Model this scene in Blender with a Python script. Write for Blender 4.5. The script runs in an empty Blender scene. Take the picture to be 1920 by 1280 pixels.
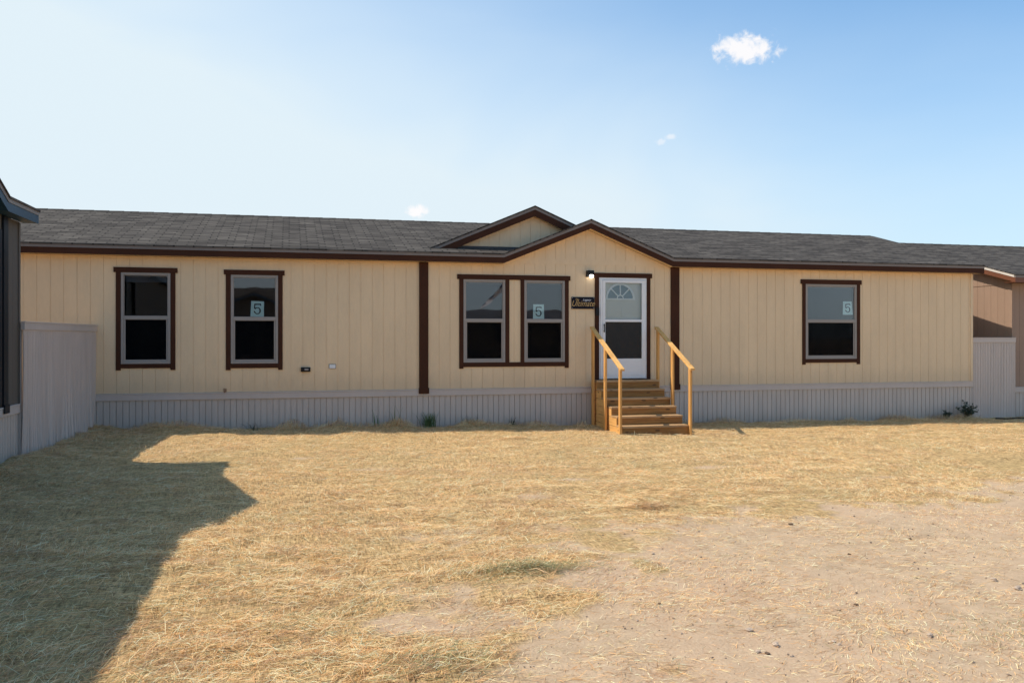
import bpy, bmesh, math, random
import numpy as np
from mathutils import Vector, Matrix

SC = bpy.context.scene
COL = SC.collection

# ------------------------------------------------------------------ camera
# world axes: x runs along the front of the long house, y into depth, z up.
YAW = math.radians(14.287)
CAMZ = 1.75
cam = bpy.data.cameras.new('camera')
cam.sensor_width = 36.0
cam.lens = 30.75
cam.shift_y = -8.0 / 1920.0
cam.clip_end = 3000
camo = bpy.data.objects.new('camera', cam)
camo.location = (0, 0, CAMZ)
camo.rotation_euler = (math.radians(90), 0, -YAW)
COL.objects.link(camo)
SC.camera = camo

# ------------------------------------------------------------------ sun, sky, exposure
SUN_TRAVEL = Vector((0.745, -0.236, -1.0)).normalized()
to_sun = -SUN_TRAVEL
sun = bpy.data.lights.new('sun', 'SUN')
sun.energy = 3.4
sun.angle = math.radians(0.5)
sun.color = (1.0, 0.90, 0.76)
suno = bpy.data.objects.new('sun', sun)
suno.rotation_euler = SUN_TRAVEL.to_track_quat('-Z', 'Y').to_euler()
suno.location = (-30, 20, 40)
COL.objects.link(suno)

SC.view_settings.view_transform = 'Standard'
SC.view_settings.look = 'None'
SC.view_settings.exposure = 0.5
SC.view_settings.gamma = 1.0
SC.cycles.max_bounces = 8
SC.cycles.diffuse_bounces = 5
SC.cycles.transparent_max_bounces = 12

world = bpy.data.worlds.new('World')
SC.world = world
world.use_nodes = True


class NT:
    """small helper for node trees"""
    def __init__(self, tree):
        self.t = tree

    def n(self, kind, **kw):
        nd = self.t.nodes.new(kind)
        for k, v in kw.items():
            setattr(nd, k, v)
        return nd

    def link(self, a, b):
        self.t.links.new(a, b)

    def put(self, sock, v):
        if hasattr(v, 'is_output'):
            self.link(v, sock)
        else:
            sock.default_value = v

    def math(self, op, a, b=None, clamp=False):
        m = self.n('ShaderNodeMath', operation=op)
        m.use_clamp = clamp
        self.put(m.inputs[0], a)
        if b is not None:
            self.put(m.inputs[1], b)
        return m.outputs[0]

    def mix(self, fac, a, b, blend='MIX'):
        m = self.n('ShaderNodeMix', data_type='RGBA', blend_type=blend)
        self.put(m.inputs['Factor'], fac)
        self.put(m.inputs[6], a if hasattr(a, 'is_output') else (*a, 1))
        self.put(m.inputs[7], b if hasattr(b, 'is_output') else (*b, 1))
        return m.outputs[2]

    def noise(self, vec, scale, detail=3.0, rough=0.55, dist=0.0):
        m = self.n('ShaderNodeTexNoise')
        if vec is not None:
            self.link(vec, m.inputs['Vector'])
        m.inputs['Scale'].default_value = scale
        m.inputs['Detail'].default_value = detail
        m.inputs['Roughness'].default_value = rough
        m.inputs['Distortion'].default_value = dist
        return m.outputs['Fac']

    def ramp(self, fac, lo, hi, a=0.0, b=1.0):
        m = self.n('ShaderNodeMapRange')
        m.interpolation_type = 'SMOOTHSTEP'
        self.put(m.inputs[0], fac)
        m.inputs[1].default_value = lo
        m.inputs[2].default_value = hi
        m.inputs[3].default_value = a
        m.inputs[4].default_value = b
        return m.outputs[0]

    def mapping(self, vec, scale=(1, 1, 1), rot=(0, 0, 0), loc=(0, 0, 0)):
        m = self.n('ShaderNodeMapping')
        self.link(vec, m.inputs['Vector'])
        m.inputs['Scale'].default_value = scale
        m.inputs['Rotation'].default_value = rot
        m.inputs['Location'].default_value = loc
        return m.outputs[0]

    def dot(self, a, v):
        m = self.n('ShaderNodeVectorMath', operation='DOT_PRODUCT')
        self.link(a, m.inputs[0])
        m.inputs[1].default_value = v
        return m.outputs['Value']


def build_world():
    W = NT(world.node_tree)
    world.node_tree.nodes.clear()
    out = W.n('ShaderNodeOutputWorld')
    bg = W.n('ShaderNodeBackground')
    W.link(bg.outputs[0], out.inputs[0])
    bg.inputs[1].default_value = 0.12
    sky = W.n('ShaderNodeTexSky', sky_type='NISHITA')
    sky.sun_disc = False
    sky.sun_elevation = math.asin(to_sun.z)
    sky.sun_rotation = math.atan2(to_sun.x, to_sun.y) % (2 * math.pi)
    sky.altitude = 800
    sky.air_density = 1.0
    sky.dust_density = 2.2
    sky.ozone_density = 2.0
    geo = W.n('ShaderNodeTexCoord')
    d = geo.outputs['Generated']
    col = W.mix(1.0, sky.outputs[0], (0.62, 1.06, 1.24), 'MULTIPLY')
    # thin high veil, thicker low down and towards the sun
    veil = W.noise(W.mapping(d, (1.5, 1.5, 3.5)), 1.3, 4, 0.5, 0.6)
    sep = W.n('ShaderNodeSeparateXYZ')
    W.link(d, sep.inputs[0])
    low = W.ramp(sep.outputs['Z'], 0.43, 0.07)
    left = W.ramp(W.dot(d, (-0.90, 0.43, 0.0)), -0.35, 0.85)
    amt = W.math('MULTIPLY', W.math('ADD', W.math('MULTIPLY', low, 0.80), W.math('MULTIPLY', left, 0.85)),
                 W.ramp(veil, 0.2, 0.8, 0.75, 1.15), clamp=True)
    col = W.mix(amt, col, (4.50, 5.2, 5.62))
    # three small fair-weather clouds, each round its own direction in the sky
    f = 1640.0
    fw = Vector((math.sin(YAW), math.cos(YAW), 0))
    rt = Vector((math.cos(YAW), -math.sin(YAW), 0))
    up = Vector((0, 0, 1))
    for (u, v, rx, rz, seed, hi) in ((1396, 92, 61, 32, 0.0, 0.96), (1238, 266, 15, 8, 3.1, 0.4), (1256, 257, 13, 7, 7.7, 0.5), (785, 397, 23, 19, 5.4, 1.0)):
        c = (fw + rt * ((u - 960) / f) + up * ((632 - v) / f)).normalized()
        e = Vector((c.y, -c.x, 0)).normalized()
        h = e.cross(c)
        px = W.math('DIVIDE', W.dot(d, e), rx / f)
        pz = W.math('DIVIDE', W.dot(d, h), rz / f)
        front = W.ramp(W.dot(d, c), 0.9, 0.95)
        cmb = W.n('ShaderNodeCombineXYZ')
        W.link(W.math('MULTIPLY', px, rx / 28.0), cmb.inputs[0])
        W.link(W.math('MULTIPLY', pz, rz / 28.0), cmb.inputs[1])
        cmb.inputs[2].default_value = seed
        nz = W.noise(cmb.outputs[0], 1.35, 6, 0.58, 0.35)
        r2 = W.math('SQRT', W.math('ADD', W.math('MULTIPLY', px, px), W.math('MULTIPLY', pz, pz)))
        body = W.math('ADD', W.math('SUBTRACT', 1.0, r2), W.math('MULTIPLY', W.math('SUBTRACT', nz, 0.5), 2.1))
        m = W.math('MULTIPLY', W.ramp(body, 0.0, 0.70), W.math('MULTIPLY', front, hi))
        col = W.mix(m, col, (5.9, 5.8, 5.85))
    W.link(col, bg.inputs[0])


build_world()

# ------------------------------------------------------------------ materials
MATS = {}


def newmat(name):
    m = bpy.data.materials.new(name)
    m.use_nodes = True
    T = NT(m.node_tree)
    b = m.node_tree.nodes['Principled BSDF']
    MATS[name] = m
    return m, T, b


def paint(name, col, rough=0.6, var=0.10, scale=3.0, bump=0.0, bscale=60, stretch=(1, 1, 1), metal=0.0, dirt=None, spec=0.5):
    m, T, b = newmat(name)
    tc = T.n('ShaderNodeTexCoord').outputs['Object']
    v = T.mapping(tc, stretch)
    f = T.noise(v, scale, 4, 0.6)
    f2 = T.noise(v, scale * 14, 3, 0.6)
    k = T.math('ADD', T.math('MULTIPLY', f, 0.7), T.math('MULTIPLY', f2, 0.3))
    c = T.mix(T.ramp(k, 0.3, 0.7), tuple(x * (1 - var) for x in col), tuple(min(1, x * (1 + var)) for x in col))
    if dirt:                                   # dust clinging low on the sheet, with ragged edge
        zlo, zhi, dc, amt = dirt
        sp = T.n('ShaderNodeSeparateXYZ')
        T.link(tc, sp.inputs[0])
        dn = T.noise(T.mapping(tc, (5, 5, 1.2)), 1.6, 4, 0.65)
        g = T.ramp(T.math('ADD', sp.outputs['Z'], T.math('MULTIPLY', T.math('SUBTRACT', dn, 0.5), 0.35)), zhi, zlo, 0.0, amt)
        c = T.mix(g, c, dc)
    T.link(c, b.inputs['Base Color'])
    b.inputs['Roughness'].default_value = rough
    b.inputs['Metallic'].default_value = metal
    b.inputs['Specular IOR Level'].default_value = spec
    if bump:
        bp = T.n('ShaderNodeBump')
        bp.inputs['Strength'].default_value = bump
        bp.inputs['Distance'].default_value = 0.01
        T.link(T.noise(v, bscale, 3, 0.6), bp.inputs['Height'])
        T.link(bp.outputs[0], b.inputs['Normal'])
    return m


def wood(name, col, dark, along):
    m, T, b = newmat(name)
    tc = T.n('ShaderNodeTexCoord').outputs['Object']
    sc = [38, 38, 38]
    sc[along] = 2.2
    v = T.mapping(tc, tuple(sc))
    g = T.noise(v, 1.0, 5, 0.65, 0.8)
    big = T.noise(T.mapping(tc, tuple(3.0 if i != along else 0.8 for i in range(3))), 1.4, 3, 0.5)
    c = T.mix(T.ramp(g, 0.3, 0.72), dark, col)
    c = T.mix(T.ramp(big, 0.35, 0.7, 0.0, 0.4), c, tuple(x * 0.62 for x in dark))
    kn = T.n('ShaderNodeTexVoronoi', feature='F1')
    ks = [9.0, 9.0, 9.0]
    ks[along] = 2.6
    T.link(T.mapping(tc, tuple(ks)), kn.inputs['Vector'])
    kn.inputs['Scale'].default_value = 1.0
    spot = T.ramp(kn.outputs['Distance'], 0.17, 0.10, 0, 0.8)
    c = T.mix(spot, c, (0.05, 0.022, 0.008))
    T.link(c, b.inputs['Base Color'])
    b.inputs['Roughness'].default_value = 0.7
    bp = T.n('ShaderNodeBump')
    bp.inputs['Strength'].default_value = 0.35
    bp.inputs['Distance'].default_value = 0.004
    T.link(g, bp.inputs['Height'])
    T.link(bp.outputs[0], b.inputs['Normal'])
    return m


def shingle(name, lo, hi):
    m, T, b = newmat(name)
    uv = T.n('ShaderNodeUVMap', uv_map='UVMap').outputs[0]
    br = T.n('ShaderNodeTexBrick')
    T.link(uv, br.inputs['Vector'])
    br.offset = 0.37
    br.offset_frequency = 2
    br.squash = 1.0
    br.inputs['Scale'].default_value = 1.0
    br.inputs['Brick Width'].default_value = 0.33
    br.inputs['Row Height'].default_value = 0.142
    br.inputs['Mortar Size'].default_value = 0.014
    br.inputs['Mortar Smooth'].default_value = 0.15
    br.inputs['Bias'].default_value = 0.0
    br.inputs['Color1'].default_value = (*lo, 1)
    br.inputs['Color2'].default_value = (*hi, 1)
    br.inputs['Mortar'].default_value = (*[x * 0.45 for x in lo], 1)
    # weather: broad blend bands, streaky granule tone and fine speckle
    band = T.noise(T.mapping(uv, (0.9, 1.8, 1)), 1.0, 3, 0.5)
    streak = T.noise(T.mapping(uv, (1.7, 14, 1)), 1.0, 3, 0.6)
    spk = T.noise(uv, 170, 2, 0.7)
    c = T.mix(T.ramp(band, 0.35, 0.7, 0, 0.35), br.outputs[0], (0.075, 0.066, 0.059))
    c = T.mix(T.ramp(streak, 0.54, 0.70, 0, 0.6), c, (0.215, 0.19, 0.165))
    c = T.mix(T.ramp(streak, 0.48, 0.30, 0, 0.6), c, (0.024, 0.022, 0.022))
    c = T.mix(T.ramp(spk, 0.3, 0.7, 0.0, 0.25), c, (0.05, 0.05, 0.05))
    T.link(c, b.inputs['Base Color'])
    b.inputs['Roughness'].default_value = 0.95
    b.inputs['Specular IOR Level'].default_value = 0.08
    bp = T.n('ShaderNodeBump')
    bp.inputs['Strength'].default_value = 0.6
    bp.inputs['Distance'].default_value = 0.012
    T.link(T.math('ADD', T.math('MULTIPLY', br.outputs['Fac'], -1.0), T.math('MULTIPLY', spk, 0.25)), bp.inputs['Height'])
    T.link(bp.outputs[0], b.inputs['Normal'])
    return m


def glass(name, base=0.09, tint=(0.90, 0.94, 0.96)):
    m, T, b = newmat(name)
    m.node_tree.nodes.remove(b)
    out = m.node_tree.nodes['Material Output']
    tr = T.n('ShaderNodeBsdfTransparent')
    tr.inputs[0].default_value = (*tint, 1)
    gl = T.n('ShaderNodeBsdfGlossy')
    gl.inputs['Roughness'].default_value = 0.015
    gl.inputs['Color'].default_value = (1.0, 0.92, 0.92, 1)
    tc = T.n('ShaderNodeTexCoord').outputs['Object']
    bp = T.n('ShaderNodeBump')
    bp.inputs['Strength'].default_value = 0.08
    bp.inputs['Distance'].default_value = 0.004
    T.link(T.noise(tc, 3.0, 1, 0.4), bp.inputs['Height'])
    T.link(bp.outputs[0], gl.inputs['Normal'])
    fr = T.n('ShaderNodeFresnel')
    fr.inputs['IOR'].default_value = 1.5
    fac = T.math('ADD', fr.outputs[0], base, clamp=True)
    mx = T.n('ShaderNodeMixShader')
    T.link(fac, mx.inputs[0])
    T.link(tr.outputs[0], mx.inputs[1])
    T.link(gl.outputs[0], mx.inputs[2])
    T.link(mx.outputs[0], out.inputs['Surface'])
    return m


def screenmesh(name, col, cover):
    m, T, b = newmat(name)
    out = m.node_tree.nodes['Material Output']
    b.inputs['Base Color'].default_value = (*col, 1)
    b.inputs['Roughness'].default_value = 0.9
    b.inputs['Specular IOR Level'].default_value = 0.02
    tr = T.n('ShaderNodeBsdfTransparent')
    mx = T.n('ShaderNodeMixShader')
    tc = T.n('ShaderNodeTexCoord').outputs['Object']
    nz = T.noise(T.mapping(tc, (2.2, 1, 1.1), (0, 0.6, 0)), 2.0, 4, 0.6, 1.2)
    T.link(T.ramp(nz, 0.3, 0.75, cover - 0.05, cover + 0.05), mx.inputs[0])
    T.link(tr.outputs[0], mx.inputs[1])
    T.link(b.outputs[0], mx.inputs[2])
    T.link(mx.outputs[0], out.inputs['Surface'])
    return m


def glow(name, col, strength):
    m, T, b = newmat(name)
    b.inputs['Base Color'].default_value = (0.8, 0.8, 0.75, 1)
    b.inputs['Emission Color'].default_value = (*col, 1)
    b.inputs['Emission Strength'].default_value = strength
    return m


paint('cream_siding', (0.79, 0.595, 0.378), 0.62, 0.06, 0.8, 0.25, 40, (3, 3, 0.7), dirt=(0.0, 0.42, (0.50, 0.38, 0.25), 0.35), spec=0.25)
paint('brown_trim', (0.060, 0.023, 0.0125), 0.6, 0.12, 2.0, 0.2, 60, spec=0.10)
paint('grey_edge', (0.21, 0.175, 0.155), 0.45, 0.08, 1.5, spec=0.3)
paint('grey_skirt', (0.54, 0.465, 0.405), 0.5, 0.07, 1.2, 0.15, 30, (4, 4, 0.6), dirt=(-0.95, -0.45, (0.26, 0.21, 0.16), 0.45))
paint('grey_skirt_trim', (0.55, 0.475, 0.425), 0.42, 0.05, 1.2, spec=0.3)
paint('window_vinyl', (0.33, 0.295, 0.265), 0.45, 0.04, 2.0, spec=0.3)
paint('white_paint', (0.80, 0.80, 0.80), 0.35, 0.03, 2.0)
paint('bar_white', (0.95, 0.95, 0.95), 0.4, 0.02, 2.0)
paint('white_door', (0.76, 0.735, 0.68), 0.4, 0.03, 2.0)
paint('taupe_siding', (0.125, 0.108, 0.09), 0.62, 0.06, 0.8, 0.25, 40, (3, 3, 0.7), spec=0.2)
paint('slate_trim', (0.022, 0.066, 0.115), 0.45, 0.10, 2.0, 0.15, 60, spec=0.25)
paint('clay_siding', (0.33, 0.225, 0.165), 0.62, 0.06, 0.8, 0.25, 40, (3, 3, 0.7), spec=0.2)
paint('slate_dark', (0.010, 0.013, 0.018), 0.45, 0.1, 2.0, spec=0.2)
paint('rust_trim', (0.16, 0.055, 0.025), 0.5, 0.12, 2.0, 0.2, 60)
paint('sunlit_edge', (0.62, 0.56, 0.50), 0.4, 0.05, 1.5)  # lighter copy of the drip edge, sunlight on the rake put into the colour
paint('interior', (0.12, 0.11, 0.10), 0.8, 0.05, 1.0)
paint('blind_slat', (0.17, 0.165, 0.18), 0.5, 0.04, 2.0)
paint('black_metal', (0.010, 0.010, 0.011), 0.5, 0.1, 5.0, spec=0.25)
paint('flashing', (0.03, 0.03, 0.035), 0.5, 0.1, 5.0)
paint('sign_navy', (0.012, 0.012, 0.020), 0.6, 0.08, 5.0, spec=0.12)
paint('gold_letter', (0.52, 0.33, 0.12), 0.4, 0.08, 9.0)
paint('silver_letter', (0.55, 0.56, 0.60), 0.4, 0.05, 9.0)
paint('card_mint', (0.74, 0.95, 0.90), 0.7, 0.04, 6.0)
paint('card_ink', (0.02, 0.03, 0.035), 0.7, 0.05, 6.0)
paint('weed_green', (0.10, 0.155, 0.05), 0.6, 0.25, 9.0)
paint('weed_dark', (0.028, 0.044, 0.018), 0.6, 0.25, 9.0)
paint('stone_pale', (0.52, 0.41, 0.32), 0.9, 0.2, 14.0, 0.5, 40, spec=0.05)
paint('stone_dark', (0.17, 0.12, 0.085), 0.9, 0.25, 14.0, 0.5, 40, spec=0.05)
paint('flag_white', (0.8, 0.78, 0.78), 0.7, 0.04, 4.0)
paint('flag_navy', (0.02, 0.03, 0.09), 0.7, 0.04, 4.0)
paint('brass', (0.35, 0.22, 0.14), 0.45, 0.1, 8.0, metal=0.6)
wood('wood_x_shaded', (0.43, 0.205, 0.048), (0.27, 0.115, 0.024), 0)  # riser timber, its shade put into a darker colour
wood('wood_tread_lit', (0.60, 0.38, 0.19), (0.42, 0.24, 0.105), 0)  # same timber, paler: light on the tread tops is in the colour
wood('wood_y_lit', (0.90, 0.52, 0.18), (0.68, 0.35, 0.10), 1)  # same timber brightened, the sunlit look of the rails is in the colour
wood('wood_z_lit', (0.84, 0.46, 0.145), (0.60, 0.29, 0.08), 2)  # post timber, brightened in colour for sunlight like the rails
shingle('shingle_grey', (0.052, 0.045, 0.040), (0.135, 0.119, 0.104))
glass('window_glass', 0.018)
glass('storm_glass', 0.0, (0.92, 0.95, 0.95))
screenmesh('insect_screen', (0.004, 0.0045, 0.0055), 0.56)
screenmesh('door_screen', (0.055, 0.053, 0.05), 0.80)
glow('bulb_lit', (1.0, 0.96, 0.90), 4.0)


def ground_material():
    m, T, b = newmat('dry_ground')
    tc = T.n('ShaderNodeTexCoord').outputs['Object']
    at = T.n('ShaderNodeAttribute', attribute_name='hay').outputs['Fac']
    big = T.noise(tc, 0.55, 5, 0.6, 0.3)
    mid = T.noise(tc, 5.0, 5, 0.65)
    fine = T.noise(tc, 60.0, 4, 0.7)
    dirt = T.mix(T.ramp(mid, 0.3, 0.7), (0.385, 0.268, 0.168), (0.535, 0.384, 0.25))
    dirt = T.mix(T.ramp(big, 0.38, 0.68, 0, 0.6), dirt, (0.52, 0.345, 0.225))
    dirt = T.mix(T.ramp(fine, 0.35, 0.75, 0.0, 0.55), dirt, (0.60, 0.475, 0.33))
    vor = T.n('ShaderNodeTexVoronoi', feature='F1')
    T.link(tc, vor.inputs['Vector'])
    vor.inputs['Scale'].default_value = 26
    dirt = T.mix(T.ramp(vor.outputs['Distance'], 0.16, 0.05, 0, 0.65), dirt, (0.20, 0.145, 0.11))
    fib = T.noise(T.mapping(tc, (9, 70, 30), (0, 0, 0.35)), 1.0, 4, 0.65, 0.7)
    fib2 = T.noise(T.mapping(tc, (70, 9, 30), (0, 0, -0.5)), 1.0, 4, 0.65, 0.7)
    fm = T.math('MULTIPLY', T.math('ADD', fib, fib2), 0.5)
    hay = T.mix(T.ramp(fm, 0.36, 0.62), (0.19, 0.115, 0.045), (0.78, 0.53, 0.255))  # dark end paints the small shadows in gaps between the straw
    hay = T.mix(T.ramp(big, 0.42, 0.7, 0, 0.5), hay, (0.40, 0.30, 0.14))
    dirt = T.mix(T.ramp(fm, 0.56, 0.66, 0, 0.55), dirt, (0.66, 0.50, 0.29))
    dirt = T.mix(T.ramp(fm, 0.44, 0.34, 0, 0.4), dirt, (0.27, 0.18, 0.115))
    k = T.ramp(T.math('ADD', at, T.math('MULTIPLY', T.math('SUBTRACT', mid, 0.5), 0.7)), 0.3, 0.7)
    T.link(T.mix(k, dirt, hay), b.inputs['Base Color'])
    b.inputs['Roughness'].default_value = 0.95
    b.inputs['Specular IOR Level'].default_value = 0.15
    bp = T.n('ShaderNodeBump')
    bp.inputs['Strength'].default_value = 0.8
    bp.inputs['Distance'].default_value = 0.02
    hgt = T.math('ADD', T.math('MULTIPLY', fm, T.math('MULTIPLY', k, 1.6)), T.math('ADD', T.math('MULTIPLY', fine, 0.5), T.math('MULTIPLY', mid, 0.6)))
    T.link(hgt, bp.inputs['Height'])
    T.link(bp.outputs[0], b.inputs['Normal'])
    return m


def hay_material():
    m, T, b = newmat('straw')
    out = m.node_tree.nodes['Material Output']
    at = T.n('ShaderNodeAttribute', attribute_name='tone').outputs['Color']
    T.link(at, b.inputs['Base Color'])
    b.inputs['Roughness'].default_value = 0.55
    b.inputs['Specular IOR Level'].default_value = 0.3
    tl = T.n('ShaderNodeBsdfTranslucent')
    T.link(at, tl.inputs[0])
    mx = T.n('ShaderNodeMixShader')
    mx.inputs[0].default_value = 0.25
    T.link(b.outputs[0], mx.inputs[1])
    T.link(tl.outputs[0], mx.inputs[2])
    T.link(mx.outputs[0], out.inputs['Surface'])
    return m


ground_material()
hay_material()


# ------------------------------------------------------------------ object helpers
def tag(o, label=None, cat=None, group=None, kind=None):
    if label: o['label'] = label
    if cat: o['category'] = cat
    if group: o['group'] = group
    if kind: o['kind'] = kind
    return o


def empty(name, loc, rz=0.0):
    o = bpy.data.objects.new(name, None)
    o.empty_display_size = 0.3
    o.location = loc
    o.rotation_euler = (0, 0, rz)
    COL.objects.link(o)
    return o


class MB:
    def __init__(self):
        self.v = []
        self.f = []
        self.uv = []          # per face list of uv or None

    def face(self, pts, uv=None):
        i = len(self.v)
        self.v += [tuple(p) for p in pts]
        self.f.append(tuple(range(i, i + len(pts))))
        self.uv.append(uv)

    def hexa(self, p):
        """p: 8 points, bottom ring 0-3, top ring 4-7"""
        i = len(self.v)
        self.v += [tuple(q) for q in p]
        for q in ((3, 2, 1, 0), (4, 5, 6, 7), (0, 1, 5, 4), (1, 2, 6, 5), (2, 3, 7, 6), (3, 0, 4, 7)):
            self.f.append(tuple(i + k for k in q))
            self.uv.append(None)

    def box(self, x0, x1, y0, y1, z0, z1):
        self.hexa([(x0, y0, z0), (x1, y0, z0), (x1, y1, z0), (x0, y1, z0),
                   (x0, y0, z1), (x1, y0, z1), (x1, y1, z1), (x0, y1, z1)])

    def strip(self, p0, p1, lo, hi, t):
        """board from p0 to p1, plumb cut; rises lo..hi above the line, thickness vector t"""
        p0, p1, t = Vector(p0), Vector(p1), Vector(t)
        a, b = Vector((0, 0, lo)), Vector((0, 0, hi))
        self.hexa([p0 + a, p1 + a, p1 + t + a, p0 + t + a, p0 + b, p1 + b, p1 + t + b, p0 + t + b])

    def slab(self, pts, thick, uvf):
        """roof plane polygon with thickness downwards"""
        n = len(pts)
        lowp = [(p[0], p[1], p[2] - thick) for p in pts]
        self.face(pts, [uvf(p) for p in pts])
        self.face(lowp[::-1], [uvf(p) for p in lowp[::-1]])
        for k in range(n):
            a, b = pts[k], pts[(k + 1) % n]
            q = [lowp[k], lowp[(k + 1) % n], b, a]
            self.face(q, [uvf(p) for p in q])

    def prism(self, poly, y0, y1):
        """poly in (x,z), extruded along y"""
        n = len(poly)
        self.face([(x, y0, z) for x, z in poly])
        self.face([(x, y1, z) for x, z in poly][::-1])
        for k in range(n):
            a, b = poly[k], poly[(k + 1) % n]
            self.face([(a[0], y0, a[1]), (a[0], y1, a[1]), (b[0], y1, b[1]), (b[0], y0, b[1])])

    def tube(self, pts, r, n=8, r1=None):
        pts = [Vector(p) for p in pts]
        rings = []
        for k, p in enumerate(pts):
            d = (pts[min(k + 1, len(pts) - 1)] - pts[max(k - 1, 0)]).normalized()
            a = d.orthogonal().normalized()
            b = d.cross(a)
            rr = r if r1 is None else r + (r1 - r) * k / max(1, len(pts) - 1)
            i = len(self.v)
            self.v += [tuple(p + (a * math.cos(2 * math.pi * j / n) + b * math.sin(2 * math.pi * j / n)) * rr) for j in range(n)]
            rings.append(i)
        for k in range(len(rings) - 1):
            for j in range(n):
                j2 = (j + 1) % n
                self.f.append((rings[k] + j, rings[k] + j2, rings[k + 1] + j2, rings[k + 1] + j))
                self.uv.append(None)
        self.f.append(tuple(rings[0] + j for j in range(n))[::-1]); self.uv.append(None)
        self.f.append(tuple(rings[-1] + j for j in range(n))); self.uv.append(None)

    def build(self, name, mat, parent=None, bevel=0.0, smooth=False, recalc=True):
        me = bpy.data.meshes.new(name)
        me.from_pydata(self.v, [], self.f)
        if any(u is not None for u in self.uv):
            lay = me.uv_layers.new(name='UVMap')
            for poly, u in zip(me.polygons, self.uv):
                if u:
                    for k, li in enumerate(poly.loop_indices):
                        lay.data[li].uv = u[k]
        if recalc:
            bm = bmesh.new()
            bm.from_mesh(me)
            bmesh.ops.recalc_face_normals(bm, faces=bm.faces)
            bm.to_mesh(me)
            bm.free()
        me.materials.append(MATS[mat])
        if smooth:
            for p in me.polygons:
                p.use_smooth = True
        o = bpy.data.objects.new(name, me)
        COL.objects.link(o)
        if parent is not None:
            o.parent = parent
        if bevel:
            md = o.modifiers.new('bevel', 'BEVEL')
            md.width = bevel
            md.segments = 2
            md.limit_method = 'ANGLE'
        return o


def planks(mb, s0, s1, zbot, top, openings, place, pitch, gap, thick=0.008, back=0.085, phase=0.0, breaks=(), shear=None):
    """vertical-groove siding: plank faces over a backing sheet, with openings cut out.
    place(s, depth, z) -> xyz, depth grows inwards."""
    def ranges(a, b, fully):
        mid = 0.5 * (a + b)
        r = [(zbot, None)]
        for (o0, o1, q0, q1) in openings:
            if o0 < mid < o1:
                new = []
                for (lo, hi) in r:
                    h = hi if hi is not None else 99
                    if q1 <= lo or q0 >= h:
                        new.append((lo, hi)); continue
                    if q0 > lo: new.append((lo, q0))
                    if q1 < h: new.append((q1, hi))
                r = new
        return r

    cuts = sorted(set([o[0] for o in openings] + [o[1] for o in openings] + list(breaks)))

    def emit(a, b, d0, d1, boxed, sh0=0.0, sh1=0.0):
        for (lo, hi) in ranges(a, b, True):
            za = top(a) if hi is None else hi
            zb = top(b) if hi is None else hi
            if max(za, zb) <= lo + 1e-4:
                continue
            za, zb = max(za, lo), max(zb, lo)
            p = [place(a + sh0, d0, lo), place(b + sh1, d0, lo), place(b + sh1, d1, lo), place(a + sh0, d1, lo),
                 place(a, d0, za), place(b, d0, zb), place(b, d1, zb), place(a, d1, za)]
            i = len(mb.v)
            mb.v += [tuple(q) for q in p]
            fs = [(0, 1, 5, 4), (1, 2, 6, 5), (3, 0, 4, 7), (3, 2, 1, 0), (4, 5, 6, 7)]
            if boxed:
                fs.append((2, 3, 7, 6))
            for q in fs:
                mb.f.append(tuple(i + k for k in q)); mb.uv.append(None)

    k0 = math.floor((s0 - phase) / pitch)
    k1 = math.ceil((s1 - phase) / pitch)
    for k in range(k0, k1):
        a = max(s0, k * pitch + phase + gap / 2)
        b = min(s1, (k + 1) * pitch + phase - gap / 2)
        if b - a < 0.004:
            continue
        pts = [a] + [c for c in cuts if a + 1e-4 < c < b - 1e-4] + [b]
        sa = shear(k) if shear else 0.0
        sb = shear(k + 1) if shear else 0.0
        for i in range(len(pts) - 1):
            emit(pts[i], pts[i + 1], 0.0, thick, False, sa, sb)
    pts = [s0] + [c for c in cuts if s0 + 1e-4 < c < s1 - 1e-4] + [s1]
    for i in range(len(pts) - 1):
        emit(pts[i], pts[i + 1], thick, thick + back, True)


def frame_ring(mb, x0, x1, z0, z1, w, y0, y1, wb=None, wt=None):
    wb = w if wb is None else wb
    wt = w if wt is None else wt
    mb.box(x0, x0 + w, y0, y1, z0, z1)
    mb.box(x1 - w, x1, y0, y1, z0, z1)
    mb.box(x0 + w, x1 - w, y0, y1, z0, z0 + wb)
    mb.box(x0 + w, x1 - w, y0, y1, z1 - wt, z1)


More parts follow.
